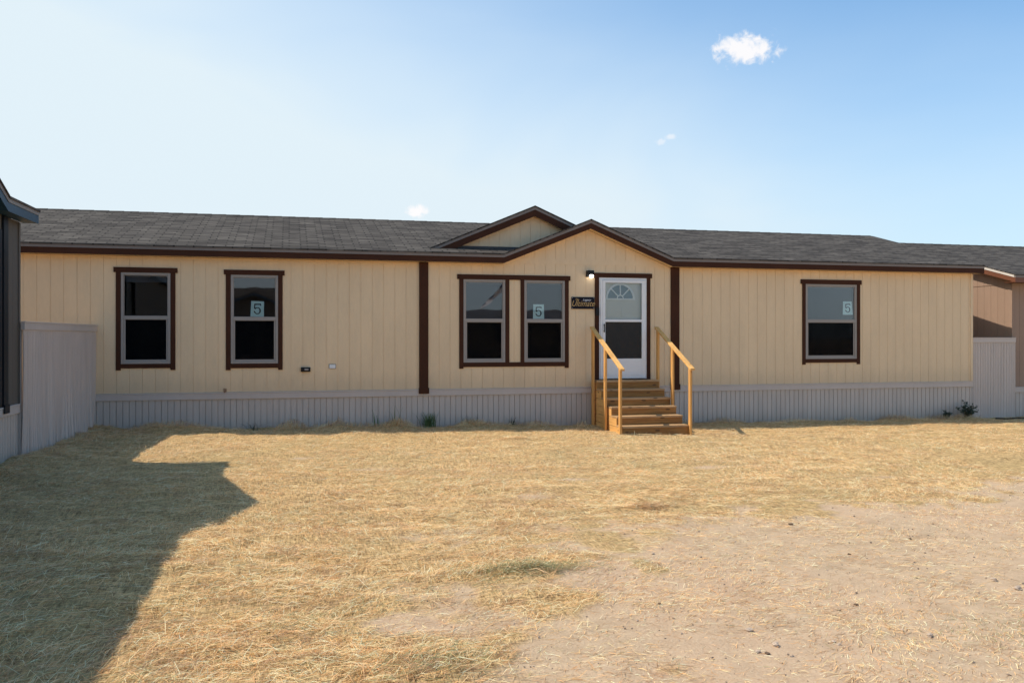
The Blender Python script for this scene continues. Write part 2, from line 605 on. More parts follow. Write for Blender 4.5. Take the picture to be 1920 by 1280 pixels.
def window(root, sashes, head, side, foot, sill, mids, vinyl, trim, blinds):
    """sashes: list of (x0,x1,z0,z1,zr0,zr1); head=(x0,x1,z0,z1), side=(x0,x1), foot z, sill=(z0,z1)"""
    t = MB()
    t.box(head[0], head[1], -0.026, 0.0, head[2], head[3])
    xl, xr = sashes[0][0], sashes[-1][1]
    t.box(side[0], xl, -0.020, 0.0, foot, head[2])
    t.box(xr, side[1], -0.020, 0.0, foot, head[2])
    t.box(xl, xr, -0.020, 0.0, sill[0], sill[1])
    for (a, b) in mids:
        t.box(a, b, -0.020, 0.0, sill[1], head[2])
    wn = t.build('window', trim, root, bevel=0.003)
    for i, (x0, x1, z0, z1, r0, r1) in enumerate(sashes):
        fr = MB()
        frame_ring(fr, x0 + .002, x1 - .002, z0 + .001, z1 - .001, 0.040, -0.012, 0.05)
        fr.box(x0 + 0.042, x1 - 0.042, -0.006, 0.045, r0, r1)
        frame_ring(fr, x0 + 0.042, x1 - 0.042, z0 + 0.041, r0, 0.034, 0.006, 0.042, wt=0.006)
        frame_ring(fr, x0 + 0.042, x1 - 0.042, r1, z1 - 0.041, 0.014, 0.0, 0.040, wb=0.004)
        fr.build('frame', vinyl, wn, bevel=0.002)
        g = MB(); g.box(x0 + 0.058, x1 - 0.058, 0.014, 0.018, r1 + 0.004, z1 - 0.055); g.build('pane', 'window_glass', wn)
        g = MB(); g.box(x0 + 0.076, x1 - 0.076, 0.026, 0.030, z0 + 0.075, r0 - 0.006); g.build('pane', 'window_glass', wn)
        g = MB(); g.box(x0 + 0.076, x1 - 0.076, 0.012, 0.014, z0 + 0.075, r0 - 0.006); g.build('insect_screen', 'insect_screen', wn)
        bl = blinds[i]
        if bl:
            b = MB()
            zt = z1 - 0.05
            b.box(x0 + 0.04, x1 - 0.04, 0.085, 0.115, zt - 0.03, zt)
            zz = zt - 0.04
            while zz > bl:
                b.hexa([(x0 + 0.05, 0.090, zz - 0.006), (x1 - 0.05, 0.090, zz - 0.006), (x1 - 0.05, 0.109, zz + 0.004), (x0 + 0.05, 0.109, zz + 0.004),
                        (x0 + 0.05, 0.090, zz - 0.004), (x1 - 0.05, 0.090, zz - 0.004), (x1 - 0.05, 0.109, zz + 0.006), (x0 + 0.05, 0.109, zz + 0.006)])
                zz -= 0.017
            b.build('blind', 'blind_slat', wn)
    return wn


def home(name, loc, rz, label, L0, L1, half, gable, dormer, ov, rov, siding, trim, edge, openings, pil,
         phase=0.0, skirt='grey_skirt', skirt_trim='grey_skirt_trim', skirt_bot=-1.15, rake_edge=None, floor=True, pil_mat=None):
    H = 2.44
    FA, DR, SH = 0.11, 0.055, 0.028          # fascia, drip edge, shingle build-up
    SL = 0.278
    root = empty(name, loc, rz)
    tag(root, label, 'house', None)
    We = 2 * half - 2 * ov                    # body depth
    ze = H + FA + DR + SH                     # shingle top at the eave line
    zr = lambda y: ze + SL * (y + ov)
    yr = half - ov                            # ridge line depth
    if gable:
        gc, gh = gable
        gs = 0.405
        bot = lambda x: H + max(0.0, gh - abs(x - gc)) * gs
        brk = (gc - gh, gc, gc + gh)
    else:
        bot = lambda x: H
        brk = ()
    # ---- walls
    w = MB()
    front = lambda s, d, z: (s, d, z)
    if gable:
        belt0, belt1 = H + 0.01, H + 0.125
        planks(w, L0, L1, 0.0, lambda x: min(bot(x), belt0), openings, front, 0.2135, 0.0052, phase=phase,
               breaks=(gc - gh, gc - gh + (belt0 - H) / gs, gc + gh - (belt0 - H) / gs, gc + gh))
        e1 = gh - (belt1 - H) / gs
        planks(w, gc - e1, gc + e1, belt1, bot, [], front, 0.2135, 0.0052, phase=phase, breaks=(gc,))
        e0 = gh - (belt0 - H) / gs
        w.prism([(gc - e0, belt0), (gc + e0, belt0), (gc + e1, belt1), (gc - e1, belt1)], -0.006, 0.097)
    else:
        planks(w, L0, L1, 0.0, bot, openings, front, 0.2135, 0.0052, phase=phase)
    endtop = lambda y: H + 0.02 + SL * (min(y, We - y) + ov) - 0.03
    planks(w, 0.1, We, 0.0, endtop, [], lambda s, d, z: (L1 - d, s, z), 0.2135, 0.0052, breaks=(We / 2,))
    planks(w, 0.1, We, 0.0, endtop, [], lambda s, d, z: (L0 + d, s, z), 0.2135, 0.0052, breaks=(We / 2,))
    w.box(L0 + 0.1, L1 - 0.1, We - 0.1, We, 0.0, H)
    # corner boards, seam flashing of the gable ends
    for xx in (L0, L1):
        sg = 1 if xx == L1 else -1
        w.box(min(xx - sg * 0.05, xx + sg * 0.014), max(xx - sg * 0.05, xx + sg * 0.014), -0.014, 0.11, 0.0, H - 0.012)
        w.box(min(xx, xx + sg * 0.010), max(xx, xx + sg * 0.010), 0.112, We, H - 0.02, H)
    w.build('wall', siding, root)
    if floor:
        fl = MB()
        fl.box(L0 + 0.11, L1 - 0.11, 0.1, We - 0.11, -0.2, -0.002)
        fl.box(L0 + 0.11, L1 - 0.11, 3.4, 3.5, 0.0, H)
        fl.box(L0 + 0.11, L1 - 0.11, 0.1, We - 0.11, H + 0.002, H + 0.03)
        fl.build('interior', 'interior', root)
    # ---- eave fascia, drip edge, soffit
    seg = [(L0 - rov, H)]
    if gable:
        seg += [(gc - gh, H), (gc, H + gh * gs), (gc + gh, H)]
    seg += [(L1 + rov, H)]
    fa, dr, so = MB(), MB(), MB()
    for (a, b) in zip(seg[:-1], seg[1:]):
        fa.strip((a[0], -ov, a[1]), (b[0], -ov, b[1]), 0, FA, (0, 0.025, 0))
        dr.strip((a[0], -ov - 0.008, a[1]), (b[0], -ov - 0.008, b[1]), FA, FA + DR, (0, 0.033, 0))
        so.strip((a[0], -ov + 0.026, a[1]), (b[0], -ov + 0.026, b[1]), 0.006, 0.018, (0, ov - 0.027, 0))
    ye = We + ov
    fa.box(L0 - rov, L1 + rov, ye - 0.025, ye, H, H + FA)
    dr.box(L0 - rov, L1 + rov, ye - 0.025, ye + 0.008, H + FA, H + FA + DR)
    for xx, sg in ((L1 + rov, 1), (L0 - rov, -1)):
        rk = MB() if rake_edge else dr
        for (ya, yb) in ((-ov + 0.026, yr), (ye - 0.026, yr)):
            za = H + SL * 0.026
            zb = H + SL * (yr + ov)
            fa.strip((xx, ya, za), (xx, yb, zb), 0, FA, (-sg * 0.025, 0, 0))
            rk.strip((xx + sg * 0.008, ya, za), (xx + sg * 0.008, yb, zb), FA, FA + DR, (-sg * 0.033, 0, 0))
            so.strip((xx - sg * 0.026, ya, za), (xx - sg * 0.026, yb, zb), 0.006, 0.018, (-sg * (rov - 0.027), 0, 0))
        if rake_edge:
            rk.build('rake_edge', rake_edge, root)
    # ---- roof planes
    rf = MB()
    cs = math.sqrt(1 + SL * SL)
    uv1 = lambda p: (p[0], (p[1] + ov) * cs)
    P = lambda x, y: (x, y, zr(y))
    xa, xb = L0 - rov - 0.012, L1 + rov + 0.012
    e = -ov - 0.02
    if gable:
        zap = ze + gh * gs
        yv = (zap - ze) / SL - ov
        rf.slab([P(xa, e), P(gc - gh, e), P(gc, yv), P(gc, yr), P(xa, yr)], SH, uv1)
        rf.slab([P(gc + gh, e), P(xb, e), P(xb, yr), P(gc, yr), P(gc, yv)], SH, uv1)
        cg = math.sqrt(1 + gs * gs)
        uv2 = lambda p: (p[1] + 3.3, abs(p[0] - gc) * cg)
        for s in (-1, 1):
            tri = [(gc, e, zap), (gc + s * (gh + 0.0), e, ze), (gc, yv, zap)]
            rf.slab(tri, SH, uv2)
    else:
        rf.slab([P(xa, e), P(xb, e), P(xb, yr), P(xa, yr)], SH, uv1)
    Pb = lambda x, y: (x, y, ze + SL * (2 * yr + ov - y))
    rf.slab([Pb(xa, ye + 0.02), Pb(xa, yr), Pb(xb, yr), Pb(xb, ye + 0.02)], SH, uv1)
    # ridge caps
    zt = zr(yr)
    for k in range(int((xb - xa) / 0.3)):
        x0 = xa + k * 0.3
        uvr = lambda p: (p[0] * 1.1, p[1] * 3)
        rf.slab([(x0, yr - 0.12, zt - 0.12 * SL + 0.006), (x0 + 0.3, yr - 0.12, zt - 0.12 * SL + 0.012), (x0 + 0.3, yr, zt + 0.014), (x0, yr, zt + 0.008)], 0.006, uvr)
    if dormer:
        dc, dh, dy, zpk = dormer
        ds = 0.4225
        uv3 = lambda p: (p[1] + 1.7, abs(p[0] - dc) * 1.085)
        yb = (zpk - ze) / SL - ov
        zf = zpk - dh * ds
        for s in (-1, 1):
            rf.slab([(dc, dy - 0.02, zpk), (dc + s * dh, dy - 0.02, zf), (dc, yb, zpk)], SH, uv3)
            fa.strip((dc + s * dh, dy, zf), (dc, dy, zpk), -SH - DR - FA - 0.02, -SH - DR, (0, 0.025, 0))
            dr.strip((dc + s * dh, dy - 0.008, zf), (dc, dy - 0.008, zpk), -SH - DR, -SH, (0, 0.033, 0))
            so.strip((dc + s * dh, dy + 0.026, zf), (dc, dy + 0.026, zpk), -SH - DR - FA, -SH - DR - FA + 0.012, (0, 0.15, 0))
        wy = dy + 0.15
        zb = zr(wy) + 0.004
        db = lambda x: zpk - SH - DR - FA - 0.005 - ds * abs(x - dc)
        hw = (db(dc) - zb) / ds
        dw = MB()
        planks(dw, dc - hw, dc + hw, zb, db, [], lambda s, d, z: (s, wy + d, z), 0.2135, 0.0052, phase=phase, breaks=(dc,))
        dw.build('dormer_wall', siding, root)
        flm = MB()
        flm.box(dc - hw - 0.1, dc + hw + 0.1, wy - 0.05, wy - 0.012, zr(wy - 0.05) - 0.02, zb + 0.022)
        flm.build('flashing', 'flashing', root)
    rf.build('roof', 'shingle_grey', root)
    fa.build('fascia', trim, root)
    dr.build('drip_edge', edge, root)
    so.build('soffit', trim if siding != 'cream_siding' else siding, root)
    # ---- skirting and its cap trim
    sk = MB()
    zk = lambda s: -0.115
    rnd = random.Random(7)
    planks(sk, L0, L1, skirt_bot, zk, [], lambda s, d, z: (s, d + 0.006, z), 0.107, 0.011, thick=0.017, back=0.02, phase=phase)
    planks(sk, 0.05, We, skirt_bot, zk, [], lambda s, d, z: (L1 - d - 0.012, s, z), 0.107, 0.011, thick=0.017, back=0.02)
    planks(sk, 0.05, We, skirt_bot, zk, [], lambda s, d, z: (L0 + d + 0.012, s, z), 0.107, 0.011, thick=0.017, back=0.02)
    sk.box(L0, L1, We - 0.06, We - 0.02, skirt_bot, -0.115)
    sk.build('skirting', skirt, root)
    st = MB()
    st.box(L0 - 0.03, L1 + 0.03, -0.022, 0.0115, -0.125, -0.022)
    st.box(L0 - 0.034, L1 + 0.034, -0.030, 0.0115, -0.022, -0.001)
    for xx, sg in ((L1, 1), (L0, -1)):
        st.box(min(xx - sg * 0.0115, xx + sg * 0.03), max(xx - sg * 0.0115, xx + sg * 0.03), 0.012, We, -0.125, -0.001)
    st.build('skirting_cap', skirt_trim, root, bevel=0.003)
    # ---- pilasters
    for (a, b) in pil:
        p = MB()
        p.box(a, b, -0.032, 0.0, 0.0, bot(0.5 * (a + b)) - 0.001 if not gable else min(bot(a), bot(b)) - 0.001)
        p.box(a - 0.012, b + 0.014, -0.046, -0.0305, -0.085, 0.03)
        p.build('pilaster', pil_mat or trim, root, bevel=0.003)
    return root


# ------------------------------------------------------------------ ground
def hash2(ix, iy, seed):
    h = (ix * 374761393 + iy * 668265263 + seed * 974634777) & 0xFFFFFFFF
    h = ((h ^ (h >> 13)) * 1274126177) & 0xFFFFFFFF
    return ((h ^ (h >> 16)) & 0xFFFFFF) / float(0xFFFFFF)


def vnoise(x, y, seed=0):
    ix = np.floor(x).astype(np.int64)
    iy = np.floor(y).astype(np.int64)
    fx = x - ix
    fy = y - iy
    fx = fx * fx * (3 - 2 * fx)
    fy = fy * fy * (3 - 2 * fy)
    a = hash2(ix, iy, seed); b = hash2(ix + 1, iy, seed)
    c = hash2(ix, iy + 1, seed); d = hash2(ix + 1, iy + 1, seed)
    return (a * (1 - fx) + b * fx) * (1 - fy) + (c * (1 - fx) + d * fx) * fy


def fbm(x, y, seed=0, oct=4):
    s = 0; a = 0.5; t = 0
    for k in range(oct):
        s = s + a * vnoise(x * 2 ** k, y * 2 ** k, seed + k * 17)
        t += a
        a *= 0.5
    return s / t


LINE = np.array([(-1.5, -3.0), (0.6, 2.0), (1.35, 4.1), (1.4, 4.96), (1.55, 5.6), (1.85, 5.95), (2.3, 6.51), (2.45, 7.22), (3.16, 7.59), (4.28, 7.62), (5.39, 7.52),
                 (6.27, 7.86), (7.16, 8.12), (8.56, 8.67), (12.0, 9.8), (20.0, 12.0), (60.0, 20.0)])


def hay_amount(x, y):
    """1 where mown straw covers the ground, 0 on bare earth"""
    best = np.full(x.shape, 1e9)
    sign = np.zeros(x.shape)
    for (a, b) in zip(LINE[:-1], LINE[1:]):
        d = b - a
        t = np.clip(((x - a[0]) * d[0] + (y - a[1]) * d[1]) / (d @ d), 0, 1)
        ex = x - (a[0] + t * d[0]); ey = y - (a[1] + t * d[1])
        dist = np.hypot(ex, ey)
        cr = d[0] * (y - a[1]) - d[1] * (x - a[0])
        upd = dist < best
        best = np.where(upd, dist, best)
        sign = np.where(upd, np.sign(cr), sign)
    sd = best * sign                                        # positive: straw side
    n = fbm(x * 1.1, y * 1.1, 3) - 0.5
    n2 = fbm(x * 3.1, y * 3.1, 9) - 0.5
    h = 0.37 + sd * 0.60 + n * 1.1 + n2 * 1.3
    h = np.clip(h, 0, 1)
    # worn patches inside the straw
    for (px, py, rx, ry) in ((1.09, 11.43, 0.6, 0.28), (2.56, 9.12, 0.65, 0.35), (1.08, 7.36, 0.55, 0.4), (0.75, 5.1, 0.5, 0.3),
                             (5.6, 10.9, 0.7, 0.25), (3.4, 10.2, 0.5, 0.22), (0.2, 12.6, 0.35, 0.2), (4.9, 13.1, 0.5, 0.18), (7.3, 9.7, 0.6, 0.2)):
        q = ((x - px) / rx) ** 2 + ((y - py) / ry) ** 2
        h = h * (1 - 0.55 * np.exp(-q * 1.2) * (0.5 + fbm(x * 4, y * 4, 31)))
    # thin straw blown over the bare earth
    thin = np.clip((fbm(x * 0.9 + 7, y * 0.9, 21) - 0.42) * 1.5, 0.05, 0.28)
    return np.clip(np.maximum(h, thin), 0, 1)


def ground_z(x, y):
    base = np.interp(x, [-30, -10, -3.2, 6.6, 15, 25, 60], [0.20, 0.16, 0.115, -0.04, -0.11, -0.17, -0.2])
    z = base + (fbm(x * 0.8, y * 0.8, 5) - 0.5) * 0.05 + (fbm(x * 2.2 + y, y * 4.6, 77, 3) - 0.5) * 0.085 * hay_amount(x, y)
    near = np.exp(-((y - 16.45) / 0.35) ** 2) * (fbm(x * 1.7, y * 0.6, 12) - 0.30) * 0.09
    z = z + near
    side = np.exp(-((x + 3.3) / 0.4) ** 2) * ((y > 9) & (y < 17)) * (fbm(x, y * 1.5, 14) - 0.2) * 0.16
    z = z + side
    for (px, py, rx, ry, h) in ((1.6, 6.12, 0.42, 0.14, 0.05), (0.77, 4.48, 0.3, 0.22, 0.03), (3.51, 8.3, 0.3, 0.08, 0.045), (3.63, 14.42, 0.3, 0.12, 0.05),
                                (0.05, 16.5, 0.24, 0.12, 0.07), (2.0, 16.5, 0.26, 0.12, 0.06), (-1.9, 16.2, 0.55, 0.25, 0.10), (0.9, 16.5, 0.12, 0.1, 0.03), (3.45, 16.5, 0.3, 0.12, 0.05), (10.2, 16.4, 0.5, 0.12, 0.05)):
        z = z + h * np.exp(-((x - px) / rx) ** 2 - ((y - py) / ry) ** 2)
    return z


def gz(x, y):
    return float(ground_z(np.array([x]), np.array([y]))[0])


def axis(lo, hi, step, far):
    inner = np.arange(lo, hi + 1e-6, step)
    out = []
    d = step
    p = hi
    while p < far:
        d *= 1.28
        p += d
        out.append(p)
    neg = []
    d = step
    p = lo
    while p > -far:
        d *= 1.28
        p -= d
        neg.append(p)
    return np.concatenate([np.array(neg[::-1]), inner, np.array(out)])


def build_ground():
    xs = axis(-4.6, 17.2, 0.075, 900)
    ys = axis(2.6, 17.2, 0.075, 900)
    X, Y = np.meshgrid(xs, ys)
    x = X.ravel(); y = Y.ravel()
    z = ground_z(x, y)
    nx, ny = len(xs), len(ys)
    i = np.arange(nx - 1)[None, :] + nx * np.arange(ny - 1)[:, None]
    q = np.stack([i, i + 1, i + 1 + nx, i + nx], -1).reshape(-1, 4)
    me = bpy.data.meshes.new('ground')
    me.vertices.add(len(x))
    me.vertices.foreach_set('co', np.stack([x, y, z], 1).ravel())
    me.loops.add(q.size)
    me.loops.foreach_set('vertex_index', q.ravel().astype(np.int32))
    me.polygons.add(len(q))
    me.polygons.foreach_set('loop_start', np.arange(0, q.size, 4, dtype=np.int32))
    me.polygons.foreach_set('loop_total', np.full(len(q), 4, dtype=np.int32))
    me.polygons.foreach_set('use_smooth', np.ones(len(q), dtype=bool))
    a = me.attributes.new('hay', 'FLOAT', 'POINT')
    a.data.foreach_set('value', hay_amount(x, y))
    me.update()
    me.validate()
    me.materials.append(MATS['dry_ground'])
    o = bpy.data.objects.new('ground', me)
    COL.objects.link(o)
    tag(o, kind='structure')
    return o


build_ground()


# ------------------------------------------------------------------ loose straw
def build_hay():
    R = np.random.default_rng(11)
    parts = []
    # (x0,x1,y0,y1,density per m2)
    for (x0, x1, y0, y1, den) in ((-3.4, 5.2, 3.4, 5.5, 5200), (-3.45, 7.4, 5.5, 8.0, 3800), (-3.45, 9.5, 8.0, 11.5, 2200), (-3.5, 16.5, 11.5, 16.72, 1200)):
        n = int((x1 - x0) * (y1 - y0) * den)
        px = R.uniform(x0, x1, n); py = R.uniform(y0, y1, n)
        # only what lies within the view or close to it
        c, s = math.cos(YAW), math.sin(YAW)
        cx = px * c - py * s; cz = px * s + py * c
        keep = np.abs(cx) < cz * 0.62 + 0.4
        h = hay_amount(px, py)
        clump = fbm(px * 2.3, py * 2.3, 41)
        pr = np.clip(h * 0.9 + 0.12, 0.42, 1) * np.clip(0.12 + 2.1 * (clump - 0.25), 0.12, 1)
        keep &= R.uniform(0, 1, n) < pr
        stairs = (px > 5.75) & (px < 7.3) & (py > 15.0)
        keep &= ~stairs
        parts.append(np.stack([px, py, h], 1)[keep])
    # thicker piles along the foot of the walls and a few mown clumps
    for (cx, cy, rx, ry, n) in ((1.6, 6.12, 0.4, 0.12, 1500), (0.77, 4.48, 0.28, 0.2, 800), (3.51, 8.3, 0.3, 0.08, 600), (3.63, 14.42, 0.3, 0.12, 300), (0.05, 16.42, 0.3, 0.15, 700),
                                (2.0, 16.42, 0.34, 0.14, 600), (-1.9, 16.1, 0.6, 0.25, 1200), (3.45, 16.45, 0.35, 0.12, 350), (10.2, 16.3, 0.6, 0.12, 350), (8.4, 16.3, 0.6, 0.1, 250), (12.8, 16.3, 0.8, 0.1, 300)):
        px = R.normal(cx, rx * 0.6, n); py = np.minimum(R.normal(cy, ry * 0.6, n), 16.68)
        parts.append(np.stack([px, py, np.ones(n)], 1))
    n = 6500
    py = R.uniform(9.5, 16.6, n); px = -3.4 + np.abs(R.normal(0, 0.22, n)) + 0.03
    parts.append(np.stack([px, py, np.ones(n)], 1))
    up = [np.zeros(len(p)) for p in parts]
    n = 14000
    px = R.uniform(-3.2, 15.0, n); py = 16.70 - np.abs(R.normal(0, 0.22, n))
    hp = fbm(px * 1.7, py * 0.6, 12)
    kp = (R.uniform(0, 1, n) < np.clip((hp - 0.33) * 4, 0.05, 1)) & ~((px > 5.75) & (px < 7.35))
    parts.append(np.stack([px, py, np.ones(n)], 1)[kp]); up.append(np.clip((hp[kp] - 0.3) * 0.35, 0.0, 0.12) * R.uniform(0, 1, kp.sum()))
    for (cx, cy, rx, n, hh) in ((0.05, 16.5, 0.22, 900, 0.20), (2.0, 16.5, 0.26, 900, 0.17), (0.9, 16.55, 0.1, 250, 0.16), (-1.9, 16.35, 0.4, 900, 0.14), (3.4, 16.5, 0.3, 500, 0.10), (10.2, 16.45, 0.4, 500, 0.09), (-3.1, 15.2, 0.2, 500, 0.12), (-3.15, 13.2, 0.2, 500, 0.1)):
        px = R.normal(cx, rx, n); py = np.minimum(R.normal(cy, 0.10, n), 16.69)
        parts.append(np.stack([px, py, np.ones(n)], 1)); up.append(hh * np.exp(-((px - cx) / rx) ** 2 * 0.6) * R.uniform(0.0, 1.0, n))
    up = np.concatenate(up)
    P = np.concatenate(parts)
    px, py, h = P[:, 0], P[:, 1], P[:, 2]
    n = len(px)
    z = ground_z(px, py)
    flow = (fbm(px * 0.5, py * 0.5, 61) - 0.5) * 7.0
    az = np.where(R.uniform(0, 1, n) < 0.55, flow + R.normal(0, 0.5, n), R.uniform(0, 2 * math.pi, n))
    L = np.clip(R.lognormal(math.log(0.088), 0.5, n), 0.02, 0.30) * (0.36 + 0.64 * h)
    Wd = R.uniform(0.0007, 0.0018, n)
    bend = R.normal(0, 0.18, n)
    lift = np.abs(R.normal(0, 0.016, n)) + 0.003
    tip = np.where(R.uniform(0, 1, n) < 0.10, R.uniform(0.01, 0.06, n), R.uniform(-0.004, 0.012, n))
    lift = lift * (0.3 + 0.7 * h) + up * 0.8; tip = tip * (0.25 + 0.75 * h) + up * R.uniform(-0.3, 0.5, n)
    dx, dy = np.cos(az), np.sin(az)
    dx2, dy2 = np.cos(az + bend), np.sin(az + bend)
    roll = R.uniform(-0.9, 0.9, n)
    V = np.empty((n, 6, 3))
    p0 = np.stack([px - dx * L / 2, py - dy * L / 2, z + 0.002], 1)
    p1 = np.stack([px, py, z + lift], 1)
    p2 = np.stack([px + dx2 * L / 2, py + dy2 * L / 2, z + lift * 0.6 + tip], 1)
    # keep the tips out of the walls
    for p in (p0, p1, p2):
        p[:, 1] = np.minimum(p[:, 1], 16.715)
        p[:, 0] = np.maximum(p[:, 0], -3.52)
    side = np.stack([-dy * np.cos(roll), dx * np.cos(roll), np.sin(roll)], 1) * Wd[:, None]
    side2 = np.stack([-dy2 * np.cos(roll), dx2 * np.cos(roll), np.sin(roll)], 1) * Wd[:, None]
    V[:, 0] = p0 - side * 0.7; V[:, 1] = p0 + side * 0.7
    V[:, 2] = p1 - side; V[:, 3] = p1 + side
    V[:, 4] = p2 - side2 * 0.45; V[:, 5] = p2 + side2 * 0.45
    base = (np.arange(n) * 6)[:, None]
    q = np.concatenate([base + np.array([0, 1, 3, 2]), base + np.array([2, 3, 5, 4])], 1).reshape(-1, 4)
    me = bpy.data.meshes.new('straw')
    me.vertices.add(n * 6)
    me.vertices.foreach_set('co', V.ravel())
    me.loops.add(q.size)
    me.loops.foreach_set('vertex_index', q.ravel().astype(np.int32))
    me.polygons.add(len(q))
    me.polygons.foreach_set('loop_start', np.arange(0, q.size, 4, dtype=np.int32))
    me.polygons.foreach_set('loop_total', np.full(len(q), 4, dtype=np.int32))
    pal = np.array([(0.74, 0.52, 0.26), (0.65, 0.44, 0.19), (0.86, 0.68, 0.42), (0.44, 0.28, 0.115), (0.70, 0.53, 0.29), (0.22, 0.14, 0.06)])  # darkest tone imitates little shadows among the strands
    k = R.choice(len(pal), n, p=[0.27, 0.20, 0.22, 0.12, 0.11, 0.08])
    colr = pal[k] * R.uniform(0.9, 1.22, (n, 1))
    old = np.clip((fbm(px * 3.4 + 3, py * 6.0, 91) - 0.50) * 3.5, 0, 0.55)       # damp, greyed older straw
    g0 = (R.uniform(0, 1, n) < old)[:, None]
    colr = np.where(g0, np.array([(0.40, 0.29, 0.155)]) * R.uniform(0.7, 1.2, (n, 1)), colr)
    colr = colr * np.array([(1.46, 1.27, 1.34)])
    grn = np.zeros(n)
    for (gx, gy, rx, ry, s) in ((1.75, 6.1, 0.5, 0.16, 0.75), (1.3, 5.85, 0.35, 0.14, 0.55), (0.77, 4.45, 0.35, 0.25, 0.35), (0.3, 5.28, 0.5, 0.3, 0.2), (4.4, 4.35, 0.6, 0.3, 0.4), (-1.4, 6.0, 1.0, 0.8, 0.25), (-1.2, 4.2, 0.7, 0.7, 0.3)):
        grn = np.maximum(grn, s * np.exp(-((px - gx) / rx) ** 2 - ((py - gy) / ry) ** 2))
    g = (R.uniform(0, 1, n) < grn + 0.02)[:, None]
    colr = np.where(g, np.array([(0.36, 0.345, 0.17)]) * R.uniform(0.7, 1.25, (n, 1)), colr)
    rgba = np.ones((n, 6, 4))
    rgba[:, :, :3] = np.clip(colr, 0, 0.95)[:, None, :]
    a = me.attributes.new('tone', 'FLOAT_COLOR', 'POINT')
    a.data.foreach_set('color', rgba.ravel())
    me.update()
    me.materials.append(MATS['straw'])
    o = bpy.data.objects.new('straw', me)
    COL.objects.link(o)
    tag(o, 'loose mown straw lying over the dry yard', 'straw', kind='stuff')


build_hay()


# ------------------------------------------------------------------ the long cream house
WY = 16.72
ZB = 0.75
win = {
    'a': dict(s=(-2.891, -2.062, 0.525, 2.15, 1.316, 1.378), head=(-3.009, -1.945, 2.15, 2.240), side=(-2.971, -1.981), foot=0.412, sill=(0.448, 0.525)),
    'b': dict(s=(-1.035, -0.198, 0.517, 2.14, 1.306, 1.372), head=(-1.153, -0.082, 2.14, 2.228), side=(-1.119, -0.118), foot=0.400, sill=(0.435, 0.517)),
    'e': dict(s=(10.786, 12.053, 0.530, 2.148, 1.319, 1.383), head=(10.667, 12.168, 2.148, 2.245), side=(10.709, 12.134), foot=0.410, sill=(0.449, 0.530)),
}
opens = [(v['s'][0], v['s'][1], v['s'][2], v['s'][3]) for v in win.values()]
opens += [(3.281, 4.121, 0.507, 2.129), (4.505, 5.349, 0.507, 2.129), (6.073, 7.105, 0.152, 2.207)]
main = home('manufactured_home', (0, WY, ZB), 0, 'long cream sided house with brown trim, twin front gables and white storm door',
            -8.1, 15.07, 3.9, (5.835, 1.785), (4.78, 2.19, 0.18, 3.64), 0.20, 0.15, 'cream_siding', 'brown_trim', 'grey_edge', opens,
            [(2.417, 2.592), (7.640, 7.829)], phase=0.03, rake_edge='grey_edge')


def one(v, blind):
    window(main, [v['s']], v['head'], v['side'], v['foot'], v['sill'], [], 'window_vinyl', 'brown_trim', [blind])


one(win['a'], 1.98)
one(win['b'], None)
window(main, [(3.281, 4.121, 0.507, 2.129, 1.294, 1.360), (4.505, 5.349, 0.507, 2.129, 1.294, 1.360)],
       (3.157, 5.462, 2.129, 2.222), (3.199, 5.428), 0.389, (0.421, 0.507), [(4.121, 4.201), (4.43, 4.505)], 'window_vinyl', 'brown_trim', [1.33, 1.33])
one(win['e'], 1.30)


